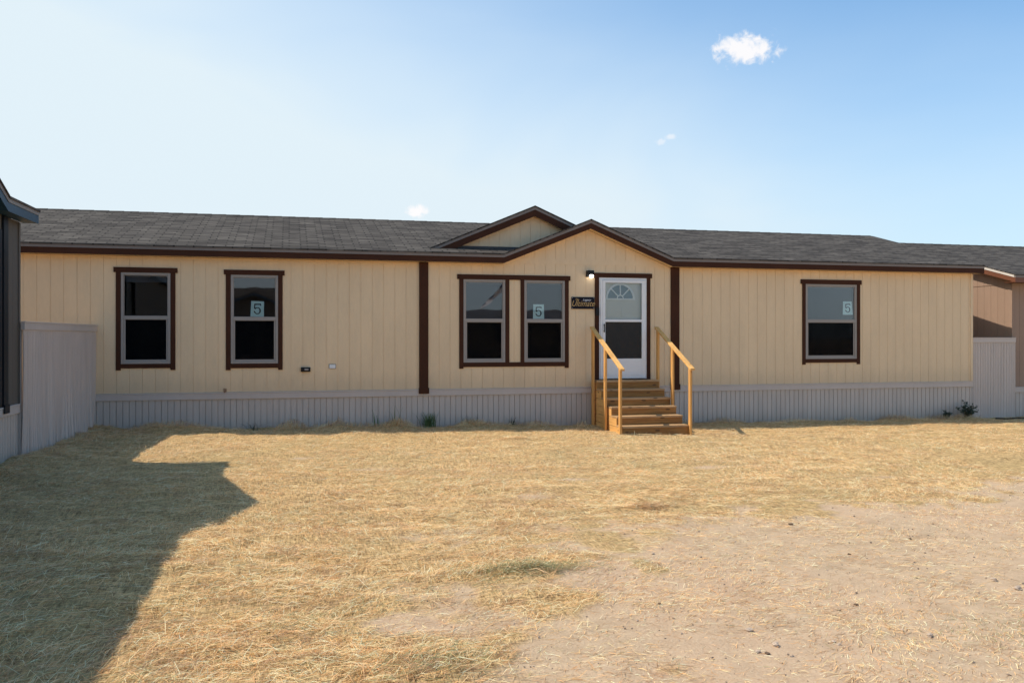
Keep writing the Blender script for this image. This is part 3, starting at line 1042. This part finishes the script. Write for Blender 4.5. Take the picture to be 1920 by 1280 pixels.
def entry_door(root):
    x0, x1 = 6.073, 7.105
    zb, zt = 0.152, 2.207
    t = MB()
    t.box(5.954, 7.223, -0.026, 0.0, zt, 2.300)
    t.box(5.982, x0, -0.020, 0.0, 0.0, zt)
    t.box(x1, 7.187, -0.020, 0.0, 0.0, zt)
    t.box(x0, x1, -0.015, 0.0, 0.02, zb - 0.002)
    dr = t.build('door_frame', 'brown_trim', root, bevel=0.003)
    j = MB()
    j.box(x0, x0 + 0.03, -0.012, 0.05, zb, zt)
    j.box(x0 + 0.030, 6.142, -0.032, 0.03, zb, zt - 0.045)
    j.box(x1 - 0.025, x1, -0.012, 0.05, zb, zt)
    j.box(x0 + 0.03, x1 - 0.025, -0.014, 0.05, zt - 0.042, zt)
    j.build('jamb', 'white_paint', dr, bevel=0.002)
    sd = MB()
    a, b = 6.146, 7.072
    za, zc = zb + 0.012, zt - 0.048
    gx0, gx1 = 6.200, 6.990
    sd.box(a, gx0, -0.035, -0.004, za, zc)
    sd.box(gx1, b, -0.035, -0.004, za, zc)
    sd.box(gx0, gx1, -0.035, -0.004, 2.103, zc)
    sd.box(gx0, gx1, -0.035, -0.004, 1.310, 1.360)
    sd.box(gx0, gx1, -0.033, -0.004, za, 0.565)
    sd.box(gx0 + 0.05, gx1 - 0.05, -0.037, -0.0332, za + 0.06, 0.52)
    storm = sd.build('storm_door', 'white_paint', root, bevel=0.003)
    g = MB(); g.box(gx0, gx1, -0.020, -0.016, 1.362, 2.101); g.build('pane', 'storm_glass', storm)
    g = MB(); g.box(gx0, gx1, -0.022, -0.019, 0.567, 1.308); g.build('insect_screen', 'door_screen', storm)
    h = MB()
    h.box(6.160, 6.178, -0.070, -0.056, 1.10, 1.27)
    h.box(6.160, 6.178, -0.0555, -0.0355, 1.11, 1.135)
    h.box(6.160, 6.178, -0.0555, -0.0355, 1.235, 1.26)
    h.build('handle', 'black_metal', storm, bevel=0.003)
    d = MB()
    d.box(x0 + 0.032, x1 - 0.027, 0.052, 0.09, zb, zt - 0.002)
    for (pa, pb) in ((6.27, 6.52), (6.58, 6.83)):
        for (qa, qb) in ((0.98, 1.62), (0.32, 0.85)):
            d.box(pa, pb, 0.046, 0.0515, qa, qb)
    inner = d.build('front_door', 'white_door', root, bevel=0.003)
    # fan light
    cx, cz = 6.546, 1.790
    rad = 0.285
    fl = MB()
    pts = [(cx + rad * math.cos(math.pi * k / 24), cz + rad * math.sin(math.pi * k / 24)) for k in range(25)]
    fl.prism(pts, 0.043, 0.0455)
    fl.build('fanlight', 'fan_glass', inner)
    mu = MB()
    def arc(r0, r1, a0=0.0, a1=math.pi, n=24):
        for k in range(n):
            t0 = a0 + (a1 - a0) * k / n; t1 = a0 + (a1 - a0) * (k + 1) / n
            q = [(cx + r0 * math.cos(t0), cz + r0 * math.sin(t0)), (cx + r1 * math.cos(t0), cz + r1 * math.sin(t0)),
                 (cx + r1 * math.cos(t1), cz + r1 * math.sin(t1)), (cx + r0 * math.cos(t1), cz + r0 * math.sin(t1))]
            mu.prism(q, 0.030, 0.0425)
    arc(rad - 0.012, rad + 0.028)
    arc(0.055, 0.075)
    for ang in (45, 90, 135):
        c, s = math.cos(math.radians(ang)), math.sin(math.radians(ang))
        w = 0.012
        q = [(cx + 0.075 * c - w * s, cz + 0.075 * s + w * c), (cx + 0.075 * c + w * s, cz + 0.075 * s - w * c),
             (cx + (rad - 0.012) * c + w * s, cz + (rad - 0.012) * s - w * c), (cx + (rad - 0.012) * c - w * s, cz + (rad - 0.012) * s + w * c)]
        mu.prism(q, 0.031, 0.0425)
    mu.box(cx - rad - 0.04, cx + rad + 0.04, 0.029, 0.0425, cz - 0.028, cz)
    mu.build('fanlight_bars', 'bar_white', inner)


paint('fan_glass', (0.16, 0.22, 0.27), 0.12, 0.2, 4.0)
entry_door(main)

# small fittings on the cream wall
lm = MB()
lm.box(5.795, 5.935, -0.030, 0.0, 2.215, 2.335)
lm.box(5.800, 5.932, -0.120, -0.0305, 2.255, 2.338)
lamp = lm.build('porch_light', 'black_metal', main, bevel=0.006)
bb = MB()
for (z0, r0, z1, r1) in ((2.254, 0.030, 2.235, 0.045), (2.235, 0.045, 2.205, 0.040), (2.205, 0.040, 2.188, 0.018)):
    bb.tube([(5.888, -0.075, z0), (5.888, -0.075, z1)], r0, 14, r1)
bb.build('bulb', 'bulb_lit', lamp)
ob = MB()
ob.box(0.208, 0.382, -0.045, 0.0, 0.358, 0.442)
ob.box(0.222, 0.368, -0.060, -0.0455, 0.368, 0.436)
oo = ob.build('outlet_box', 'black_metal', main, bevel=0.008)
op = MB(); op.box(0.275, 0.345, -0.064, -0.0605, 0.386, 0.418); op.build('outlet_face', 'window_vinyl', oo, bevel=0.002)
wb = MB()
wb.box(0.718, 0.850, -0.012, 0.0, 0.410, 0.498)
wo = wb.build('vent_cover', 'grey_edge', main, bevel=0.002)
wp = MB(); wp.box(0.728, 0.840, -0.020, -0.0122, 0.419, 0.489); wp.build('cover_plate', 'white_paint', wo, bevel=0.002)
hb = MB()
hb.tube([(-1.132, 0.0, 0.03), (-1.132, -0.05, 0.03), (-1.132, -0.085, 0.005)], 0.012, 8)
hb.tube([(-1.132, -0.048, 0.035), (-1.132, -0.052, 0.065)], 0.006, 6)
hb.box(-1.16, -1.104, -0.006, 0.0, 0.004, 0.058)
hb.box(-1.162, -1.102, -0.060, -0.046, 0.062, 0.070)
hb.build('hose_bib', 'brass', main)
lb = MB(); lb.box(5.990, 6.062, -0.060, -0.0205, 1.435, 1.590); lb.tube([(6.005, -0.04, 1.59), (6.005, -0.04, 1.62), (6.026, -0.04, 1.635), (6.047, -0.04, 1.62), (6.047, -0.04, 1.59)], 0.006, 6)
lb.build('lock_box', 'black_metal', main, bevel=0.005)


# ------------------------------------------------------------------ lettering
def letters(text, mat, parent, loc, size, shear=0.0, bold=0.0, stretch=1.0, name='lettering'):
    cu = bpy.data.curves.new(name, 'FONT')
    cu.body = text
    cu.size = size
    cu.shear = shear
    cu.offset = bold
    cu.extrude = 0.0015
    cu.align_x = 'CENTER'
    tmp = bpy.data.objects.new('tmp', cu)
    COL.objects.link(tmp)
    dg = bpy.context.evaluated_depsgraph_get()
    me = bpy.data.meshes.new_from_object(tmp.evaluated_get(dg))
    bpy.data.objects.remove(tmp)
    me.name = name
    me.materials.clear()
    me.materials.append(MATS[mat])
    me.transform(Matrix.Diagonal((stretch, 1, 1, 1)))
    me.transform(Matrix.Rotation(math.radians(90), 4, 'X'))
    o = bpy.data.objects.new(name, me)
    COL.objects.link(o)
    o.parent = parent
    o.location = loc
    return o


sg = empty('name_sign', (5.728, WY - 0.012, ZB + 1.688))
tag(sg, 'small navy name sign with gold word Ultimate beside the storm door', 'sign')
sb = MB(); sb.box(-0.243, 0.243, -0.010, 0.010, -0.119, 0.119)
sb.build('sign_board', 'sign_navy', sg, bevel=0.003)
letters('Ultimate', 'gold_letter', sg, (-0.005, -0.013, -0.066), 0.165, 0.38, 0.0, 0.86)
letters('The', 'gold_letter', sg, (-0.130, -0.013, 0.050), 0.058, 0.35, 0.0006, 0.9)
letters('Legacy', 'silver_letter', sg, (0.075, -0.013, 0.042), 0.066, 0.45, 0.0006, 0.95)
for (px, pz) in ((-0.225, 0.10), (0.225, 0.10), (-0.225, -0.10), (0.225, -0.10)):
    bd = MB()
    bd.tube([(px, -0.0105, pz), (px, -0.0135, pz)], 0.006, 8)
    bd.build('screw', 'silver_letter', sg)


def five(parent):
    """a slab-serif 5 drawn as flat strokes"""
    m = MB()
    y0, y1 = -0.0045, -0.0018
    m.prism([(-0.036, 0.062), (0.040, 0.066), (0.046, 0.040), (0.034, 0.040), (0.030, 0.050), (-0.024, 0.047)], y0, y1)
    m.prism([(-0.040, 0.062), (-0.026, 0.0615), (-0.028, 0.004), (-0.042, 0.004)], y0 - 0.0002, y1)
    cx, cz, R, r = 0.0, -0.022, 0.043, 0.024
    n = 22
    a0, a1 = math.radians(150), math.radians(-155)
    for k in range(n):
        t0 = a0 + (a1 - a0) * k / n; t1 = a0 + (a1 - a0) * (k + 1) / n
        th0 = 1 - 0.45 * abs(math.sin(t0)); th1 = 1 - 0.45 * abs(math.sin(t1))
        ri0, ri1 = R - (R - r) * th0, R - (R - r) * th1
        m.prism([(cx + R * math.cos(t0), cz + R * math.sin(t0)), (cx + R * math.cos(t1), cz + R * math.sin(t1)),
                 (cx + ri1 * math.cos(t1), cz + ri1 * math.sin(t1)), (cx + ri0 * math.cos(t0), cz + ri0 * math.sin(t0))], y0 - 0.0004, y1)
    m.prism([(-0.046, -0.030), (-0.030, -0.026), (-0.024, -0.042), (-0.036, -0.048)], y0 - 0.0006, y1)
    return m.build('numeral', 'card_ink', parent)


for i, (x, z, w, h, tilt, lab) in enumerate(((-0.568, 1.520, 0.236, 0.284, 0.03, 'pale green card numbered 5 standing in the narrow black window, second from the left'),
                                             (4.811, 1.510, 0.232, 0.290, 0.0, 'pale green card numbered 5 in the right half of the double window beside the door'),
                                             (11.852, 1.636, 0.250, 0.292, 0.0, 'pale green card numbered 5 taped high in the wide window right of the steps'))):
    c = empty('number_card', (x, WY + 0.030, ZB + z))
    c.rotation_euler = (0, tilt, 0)
    tag(c, lab, 'card', 'number cards in the windows')
    p = MB()
    p.prism([(-w / 2, -h / 2), (w / 2, -h / 2), (w / 2 * (0.96 if i < 2 else 0.80), h / 2), (-w / 2 * (0.96 if i < 2 else 0.92), h / 2)], -0.0015, 0.0015)
    p.build('paper', 'card_mint', c)
    nf = five(c)
    nf.scale = (1.45, 1, 1.5)


# ------------------------------------------------------------------ wooden steps
def build_steps():
    X0, X1 = 5.915, 7.245
    cx = 0.5 * (X0 + X1)
    root = empty('wooden_steps', (cx, 15.8, gz(cx, 15.8)))
    tag(root, 'new timber porch steps with two sloping handrails below the white storm door', 'steps')
    oz = root.location.z
    ox, oy = cx, 15.8
    T = lambda z: z - oz
    tops = [0.888, 0.7285, 0.573, 0.427, 0.271, 0.113]
    fr = [16.40 - 0.272 * k for k in range(6)]
    back = WY - 0.05
    for k in range(6):
        t = MB()
        yb = back if k == 0 else fr[k - 1] + 0.035
        # tread of two boards with a slit between them
        ymid = 0.5 * (fr[k] - 0.012 + yb)
        t.box(X0 - ox, X1 - ox, fr[k] - 0.014 - oy, ymid - 0.003 - oy, T(tops[k] - 0.036), T(tops[k]))
        t.box(X0 - ox, X1 - ox, ymid + 0.003 - oy, yb - oy, T(tops[k] - 0.036), T(tops[k]))
        t.build('tread', 'wood_tread_lit', root, bevel=0.004)
        r = MB()
        zlo = tops[k + 1] + 0.002 if k < 5 else gz(cx, 15) - 0.10
        r.box(X0 + 0.004 - ox, X1 - 0.004 - ox, fr[k] - oy, fr[k] + 0.036 - oy, T(zlo), T(tops[k] - 0.037))
        r.build('riser', 'wood_x_shaded', root, bevel=0.003)
    # crib sides: one board per tier, the lower the longer
    for sx in (X0 + 0.006, X1 - 0.042):
        s = MB()
        for k in range(6):
            zlo = (tops[k + 1] - 0.030) if k < 5 else gz(cx, 15) - 0.15
            s.box(sx - ox, sx + 0.036 - ox, fr[k] + 0.037 - oy, back - 0.01 - oy, T(zlo), T(tops[k] - 0.038))
        s.build('side_board', 'wood_y_lit', root, bevel=0.003)
    # posts and rails
    for side, px in ((-1, 5.868), (1, 7.262)):
        w = 0.040
        post_y = (16.50, 15.80, 15.02)
        ry = lambda y: 1.185 + (1.955 - 1.185) * (y - 14.97) / (16.58 - 14.97)
        for y in post_y:
            p = MB()
            g = gz(px, y) - 0.12
            if side > 0 and y > 16.3:
                g = 0.60
            a, b = px - w / 2, px + w / 2
            za, zb = ry(y - 0.044) - 0.042, ry(y + 0.044) - 0.042
            p.hexa([(a - ox, y - 0.044 - oy, T(g)), (b - ox, y - 0.044 - oy, T(g)), (b - ox, y + 0.044 - oy, T(g)), (a - ox, y + 0.044 - oy, T(g)),
                    (a - ox, y - 0.044 - oy, T(za)), (b - ox, y - 0.044 - oy, T(za)), (b - ox, y + 0.044 - oy, T(zb)), (a - ox, y + 0.044 - oy, T(zb))])
            p.build('post', 'wood_z_lit', root, bevel=0.004)
        r = MB()
        hw = 0.045
        ya, yb = 14.94, 16.60
        r.hexa([(px - hw + 0.012 - ox, ya - oy, T(ry(ya) - 0.040)), (px + hw + 0.012 - ox, ya - oy, T(ry(ya) - 0.040)), (px + hw + 0.012 - ox, yb - oy, T(ry(yb) - 0.040)), (px - hw + 0.012 - ox, yb - oy, T(ry(yb) - 0.040)),
                (px - hw + 0.012 - ox, ya - oy, T(ry(ya))), (px + hw + 0.012 - ox, ya - oy, T(ry(ya))), (px + hw + 0.012 - ox, yb - oy, T(ry(yb))), (px - hw + 0.012 - ox, yb - oy, T(ry(yb)))])
        r.build('handrail', 'wood_y_lit', root, bevel=0.004)


build_steps()

# ------------------------------------------------------------------ neighbours
left = home('manufactured_home', (-3.758, 0.002, 0.86), math.radians(89), 'dark taupe house with slate blue fascia cut off by the left edge',
            -10.2, 13.07, 3.9, (10.25, 1.72), None, 0.20, 0.15, 'taupe_siding', 'slate_trim', 'grey_edge',
            [(11.05, 12.33, 0.0, 2.25)], [(12.36, 12.53)], skirt_bot=-1.2, pil_mat='slate_dark')
le = MB()
frame_ring(le, 11.05, 12.33, 0.0, 2.25, 0.09, -0.02, 0.0)
lw = le.build('door_frame', 'slate_dark', left, bevel=0.003)
ld = MB(); ld.box(11.14, 12.24, 0.05, 0.09, 0.0, 2.16)  # black panel standing in for the shade inside the entry recess
ld.build('front_door', 'black_metal', lw)

right = home('manufactured_home', (16.49, 17.05, 0.58), 0, 'clay brown house with rust trim at the right edge, partly behind the cream one',
             0.0, 20.0, 4.1, None, None, 0.32, 0.22, 'clay_siding', 'rust_trim', 'grey_edge', [], [], skirt_bot=-1.1, rake_edge='sunlit_edge')

rear = home('manufactured_home', (2.4, -14.5, 0.80), math.radians(180), 'taupe house behind the viewer, seen only as a dark roofline reflected in the black windows',
            0.0, 20.0, 3.9, (4.2, 1.8), None, 0.25, 0.2, 'taupe_siding', 'slate_trim', 'grey_edge', [], [])
far_home = home('manufactured_home', (14.0, -48.0, 0.72), math.radians(180), 'far tan house across the yard, seen only reflected in the windows',
                -14.0, 12.0, 3.9, (1.0, 1.8), None, 0.20, 0.15, 'cream_siding', 'brown_trim', 'grey_edge',
                [(-6.0, -5.1, 0.5, 2.1), (4.0, 5.2, 0.5, 2.1), (0.2, 1.15, 0.1, 2.2)], [], floor=True)
for (a, b, c, d) in ((-6.0, -5.1, 0.5, 2.1), (4.0, 5.2, 0.5, 2.1)):
    window(far_home, [(a, b, c, d, 1.28, 1.34)], (a - 0.11, b + 0.11, d, d + 0.09), (a - 0.08, b + 0.08), c - 0.11, (c - 0.08, c), [], 'window_vinyl', 'brown_trim', [None])
fd = MB(); fd.box(0.2, 1.15, 0.02, 0.06, 0.1, 2.2); fd.build('front_door', 'white_door', far_home)


# ------------------------------------------------------------------ fences of skirting sheet between the houses
def sheet_fence(label, p0, p1, ztop, zlo0, zlo1, seed, wav):
    p0, p1 = Vector((p0[0], p0[1], 0)), Vector((p1[0], p1[1], 0))
    root = empty('panel_fence', (*(p0 + (p1 - p0) / 2).xy, zlo0), 0)
    tag(root, label, 'fence')
    d = (p1 - p0)
    L = d.length
    d.normalize()
    nrm = Vector((d.y, -d.x, 0))
    org = Vector(root.location)
    rnd = random.Random(seed)
    def place(s, dep, z):
        q = p0 + d * s - nrm * dep
        return (q.x - org.x, q.y - org.y, z - org.z)
    n = int(L / 0.107) + 3
    off = [rnd.uniform(-1, 1) for _ in range(n + 2)]
    bul = [rnd.uniform(-1, 1) for _ in range(n + 2)]
    m = MB()
    # rippled sheet: each rib wanders sideways and in depth towards the foot
    rows = 10
    prof = ((0.0, 0.0), (0.020, -0.003), (0.040, 0.0), (0.045, 0.022), (0.054, 0.022), (0.059, 0.0), (0.076, -0.003), (0.092, 0.0), (0.096, 0.026), (0.103, 0.026))
    cols = []
    for k in range(n):
        for (ds, dd) in prof:
            s = k * 0.107 + ds
            if s <= L:
                cols.append((s, dd, k, ds))
    def pt(c, r):
        s, dd, k, ds = c
        t = r / (rows - 1)
        z = ztop - 0.11 + (zlo0 + (zlo1 - zlo0) * s / L - (ztop - 0.11)) * t
        wob = wav * t * t
        w0, w1 = off[k], off[k + 1]
        f = ds / 0.107
        e = min(1.0, s / 0.15, (L - s) / 0.15)
        sh = (w0 + (w1 - w0) * f) * 0.035 * wob * e
        bl = (bul[k] + (bul[k + 1] - bul[k]) * f) * 0.030 * wob + 0.012 * wav * math.sin(s * 9 + seed) * t
        return place(s + sh, dd + bl, z)
    i0 = len(m.v)
    for c in cols:
        for r in range(rows):
            m.v.append(pt(c, r))
    for a in range(len(cols) - 1):
        for r in range(rows - 1):
            i = i0 + a * rows + r
            m.f.append((i, i + rows, i + rows + 1, i + 1)); m.uv.append(None)
    o = m.build('sheet', 'grey_sheet', root, recalc=False)
    md = o.modifiers.new('thick', 'SOLIDIFY')
    md.thickness = 0.004
    cap = MB()
    def bar(s0, s1, d0, d1, z0, z1):
        cap.hexa([place(s0, d0, z0), place(s1, d0, z0), place(s1, d1, z0), place(s0, d1, z0), place(s0, d0, z1), place(s1, d0, z1), place(s1, d1, z1), place(s0, d1, z1)])
    bar(0, L, -0.022, 0.03, ztop - 0.115, ztop - 0.02)
    bar(0, L, -0.030, 0.038, ztop - 0.019, ztop)
    cap.build('cap_rail', 'grey_skirt_trim', root, bevel=0.003)
    for s in (0.03, L - 0.05):
        pst = MB()
        q = [place(s, 0.032, zlo0), place(s + 0.04, 0.032, zlo0), place(s + 0.04, 0.07, zlo0), place(s, 0.07, zlo0)]
        q += [(a, b, ztop - 0.03 - org.z) for (a, b, c) in q]
        pst.hexa(q)
        pst.build('post', 'grey_skirt_trim', root)


paint('grey_sheet', (0.56, 0.475, 0.42), 0.42, 0.07, 1.2, 0.1, 30, (4, 4, 0.6))
sheet_fence('rippled grey sheet fence between the dark left house and the cream house', (-3.47, 13.03), (-3.29, 16.705), 1.965, -0.05, -0.05, 5, 2.0)
sheet_fence('straight grey sheet fence between the cream house and the clay brown house', (15.105, 16.755), (16.50, 16.97), 1.745, -0.32, -0.32, 9, 0.12)


# ------------------------------------------------------------------ weeds, hose, stones
def tuft(label, x, y, n, hgt, spread, mat, seed, wid=0.005, name='grass_tuft'):
    rnd = random.Random(seed)
    m = MB()
    z0 = gz(x, y)
    for _ in range(n):
        a = rnd.uniform(0, 2 * math.pi)
        h = hgt * rnd.uniform(0.55, 1.0)
        lean = spread * rnd.uniform(0.2, 1.0)
        bx, by = rnd.gauss(0, spread * 0.22), rnd.gauss(0, spread * 0.10)
        pr = []
        for k in range(5):
            t = k / 4
            ex = bx + math.cos(a) * lean * t * t
            ey = by + math.sin(a) * lean * t * t * 0.5
            ez = h * (t - 0.18 * t * t * t) - 0.02
            pr.append((ex, ey, ez, wid * (1 - 0.85 * t)))
        ca = a + math.pi / 2 + rnd.uniform(-0.5, 0.5)
        sx, sy = math.cos(ca), math.sin(ca)
        for k in range(4):
            p, q = pr[k], pr[k + 1]
            m.face([(p[0] - sx * p[3], p[1] - sy * p[3], p[2]), (p[0] + sx * p[3], p[1] + sy * p[3], p[2]),
                    (q[0] + sx * q[3], q[1] + sy * q[3], q[2]), (q[0] - sx * q[3], q[1] - sy * q[3], q[2])])
    o = m.build(name, mat, None, recalc=False)
    o.location = (x, y, z0)
    tag(o, label, 'plant', 'weeds along the foot of the house')
    return o


tuft('bright green grass tuft against the grey skirting, under the left brown pilaster', 2.58, 16.55, 90, 0.42, 0.24, 'weed_green', 1, 0.009)
tuft('single thin forked weed stem standing before the grey skirting', 1.58, 16.55, 6, 0.46, 0.13, 'weed_green', 2, 0.010, 'weed')
tuft('tall thin bent weed rising from a heap of straw by the skirting', 1.97, 16.52, 5, 0.56, 0.20, 'weed_green', 3, 0.009, 'weed')
tuft('low sparse weeds at the skirting under the double window', 3.38, 16.55, 34, 0.27, 0.3, 'weed_dark', 4, 0.004, 'weed')
tuft('small faded weed at the skirting just left of the steps', 4.25, 16.56, 18, 0.25, 0.22, 'weed_dark', 6, 0.006, 'weed')
tuft('short dark tuft of grass at the skirting below the second window from the left', -0.62, 16.50, 34, 0.22, 0.28, 'weed_dark', 8, 0.004)


def leafy(label, x, y, hgt, spread, n, seed):
    rnd = random.Random(seed)
    root = empty('leafy_weed', (x, y, gz(x, y)))
    tag(root, label, 'plant', 'weeds along the foot of the house')
    st, lf = MB(), MB()
    for b in range(n):
        a = rnd.uniform(0, 2 * math.pi)
        ln = rnd.uniform(0.55, 1.0)
        tipx, tipy, tipz = math.cos(a) * spread * ln, math.sin(a) * spread * 0.45 * ln, hgt * rnd.uniform(0.35, 1.0)
        pts = [(tipx * t, tipy * t, tipz * (t ** 0.75) - 0.01) for t in (0, 0.35, 0.7, 1.0)]
        st.tube(pts, 0.006, 5, 0.003)
        for k in range(38):
            t = rnd.uniform(0.15, 1.05)
            c = Vector((tipx * t, tipy * t, tipz * (max(t, 0) ** 0.75)))
            d = Vector((rnd.gauss(0, 1), rnd.gauss(0, 0.7), rnd.gauss(0.2, 0.7))).normalized()
            s = d.orthogonal().normalized()
            l, w = rnd.uniform(0.035, 0.075), rnd.uniform(0.010, 0.02)
            lf.face([c, c + d * l * 0.5 + s * w, c + d * l, c + d * l * 0.5 - s * w])
    st.build('stem', 'weed_dark', root)
    lf.build('foliage', 'weed_dark', root, recalc=False)


leafy('dark bushy leafy weed by the skirting near the right corner of the cream house', 14.70, 16.50, 0.38, 0.32, 12, 3)
leafy('tiny dark weed sprig just left of the bushy leafy weed', 14.22, 16.53, 0.22, 0.10, 5, 5)

hs = MB()
hp = [(15.55, 16.55), (15.8, 16.5), (16.05, 16.42), (16.35, 16.36), (16.7, 16.30), (17.2, 16.33)]
hs.tube([(a, b, gz(a, b) + 0.03) for a, b in hp], 0.016, 8)
tag(hs.build('hose', 'black_metal', None, smooth=True), 'black hose lying on the straw along the right fence', 'hose')


def stone_mesh(name, r, seed, mat):
    rnd = random.Random(seed)
    bm = bmesh.new()
    bmesh.ops.create_icosphere(bm, subdivisions=2, radius=r)
    ph = [rnd.uniform(0, 6.28) for _ in range(3)]
    for v in bm.verts:
        n = v.co.normalized()
        k = 1 + 0.22 * math.sin(n.x * 3.1 + ph[0]) + 0.18 * math.sin(n.y * 4.3 + ph[1]) + 0.12 * math.sin(n.z * 5 + ph[2]) + rnd.uniform(-0.06, 0.06)
        v.co = Vector((n.x * k * 1.25, n.y * k * 0.95, n.z * k * 0.62)) * r
    me = bpy.data.meshes.new(name)
    bm.to_mesh(me)
    bm.free()
    me.materials.append(MATS[mat])
    return me


protos = [stone_mesh('stone', 1.0, s, 'stone_pale') for s in (1, 2, 3)]
protos_d = [stone_mesh('stone', 1.0, s, 'stone_dark') for s in (4, 5)]
rs = random.Random(4)
for i, (x, y, r, dark) in enumerate(((2.80, 6.46, 0.020, 0), (5.00, 5.34, 0.030, 0), (2.61, 4.62, 0.028, 0), (2.63, 4.37, 0.026, 0), (2.48, 4.30, 0.020, 0), (3.63, 4.36, 0.026, 0), (3.54, 4.48, 0.016, 0),
                                     (3.01, 4.33, 0.016, 0), (5.00, 5.12, 0.034, 0), (4.54, 7.28, 0.025, 1), (2.52, 4.27, 0.016, 1), (2.3, 5.2, 0.016, 1), (3.6, 5.0, 0.018, 1), (5.3, 6.6, 0.020, 1), (4.4, 6.2, 0.018, 1))):
    o = bpy.data.objects.new('stone', rs.choice(protos_d if dark else protos))
    COL.objects.link(o)
    o.location = (x, y, gz(x, y) + r * 0.25)
    o.scale = (r * 0.72, r * 0.72, r * 0.72)
    o.rotation_euler = (rs.uniform(-0.2, 0.2), rs.uniform(-0.2, 0.2), rs.uniform(0, 6.28))
    tag(o, 'small dark stone lying on the bare earth at lower right' if dark else 'small pale stone lying on the bare earth at lower right', 'stone', 'dark stones on the bare earth' if dark else 'pale stones on the bare earth')


def pebbles():
    R = np.random.default_rng(5)
    n = 5200
    px = R.uniform(0.2, 9.5, n); py = R.uniform(3.6, 11.5, n)
    h = hay_amount(px, py)
    keep = (R.uniform(0, 1, n) > h * 1.25)
    px, py = px[keep], py[keep]
    z = ground_z(px, py)
    vs, fs = [], []
    octv = np.array([(1, 0, 0), (0, 1, 0), (-1, 0, 0), (0, -1, 0), (0, 0, 1), (0, 0, -1)], float)
    octf = [(0, 1, 4), (1, 2, 4), (2, 3, 4), (3, 0, 4), (1, 0, 5), (2, 1, 5), (3, 2, 5), (0, 3, 5)]
    for i in range(len(px)):
        r = float(np.clip(R.lognormal(math.log(0.0045), 0.45), 0.002, 0.011))
        a = R.uniform(0, 6.28)
        sc = np.array([r * R.uniform(0.8, 1.7), r * R.uniform(0.8, 1.2), r * R.uniform(0.5, 0.9)])
        q = octv * sc + R.normal(0, r * 0.15, (6, 3))
        c, s = math.cos(a), math.sin(a)
        b = len(vs)
        for p in q:
            vs.append((px[i] + p[0] * c - p[1] * s, py[i] + p[0] * s + p[1] * c, z[i] + r * 0.3 + p[2]))
        fs += [tuple(b + k for k in f) for f in octf]
    me = bpy.data.meshes.new('gravel')
    me.from_pydata(vs, [], fs)
    me.materials.append(MATS['gravel_mix'])
    o = bpy.data.objects.new('gravel', me)
    COL.objects.link(o)
    tag(o, 'fine gravel scattered over the bare earth', 'gravel', kind='stuff')


def gravel_material():
    m, T, b = newmat('gravel_mix')
    g = T.n('ShaderNodeNewGeometry').outputs['Random Per Island']
    c = T.mix(T.ramp(g, 0.35, 0.8), (0.17, 0.125, 0.095), (0.50, 0.39, 0.30))
    T.link(c, b.inputs['Base Color'])
    b.inputs['Roughness'].default_value = 0.85


gravel_material()
pebbles()

# ------------------------------------------------------------------ a flag across the yard, mirrored in the double window
fr_ = empty('flag', (9.5, -5.0, gz(9.5, -5.0)))
tag(fr_, 'white and navy flag on a pole, seen only reflected in the double window', 'flag')
pm = MB(); pm.tube([(0, 0, -0.05), (0, 0, 4.6)], 0.03, 10, 0.022); pm.build('pole', 'silver_letter', fr_)
cl = MB()
nu, nv = 14, 8
def fp(i, j):
    s, t = i / nu, j / nv
    return (-0.03 - 1.15 * s, 0.10 * math.sin(s * 7 + t * 2), 4.35 - 0.42 * t * (1 - 0.75 * s) - 1.25 * s + 0.04 * math.sin(s * 9))
stripes = [MB(), MB(), MB()]
for i in range(nu):
    for j in range(nv):
        tgt = stripes[i // 5] if (j < 3 and i % 5 in (1, 2)) else cl
        tgt.face([fp(i, j), fp(i + 1, j), fp(i + 1, j + 1), fp(i, j + 1)])
cl.build('cloth', 'flag_white', fr_, recalc=False)
for q in stripes:
    q.build('stripe', 'flag_navy', fr_, recalc=False)
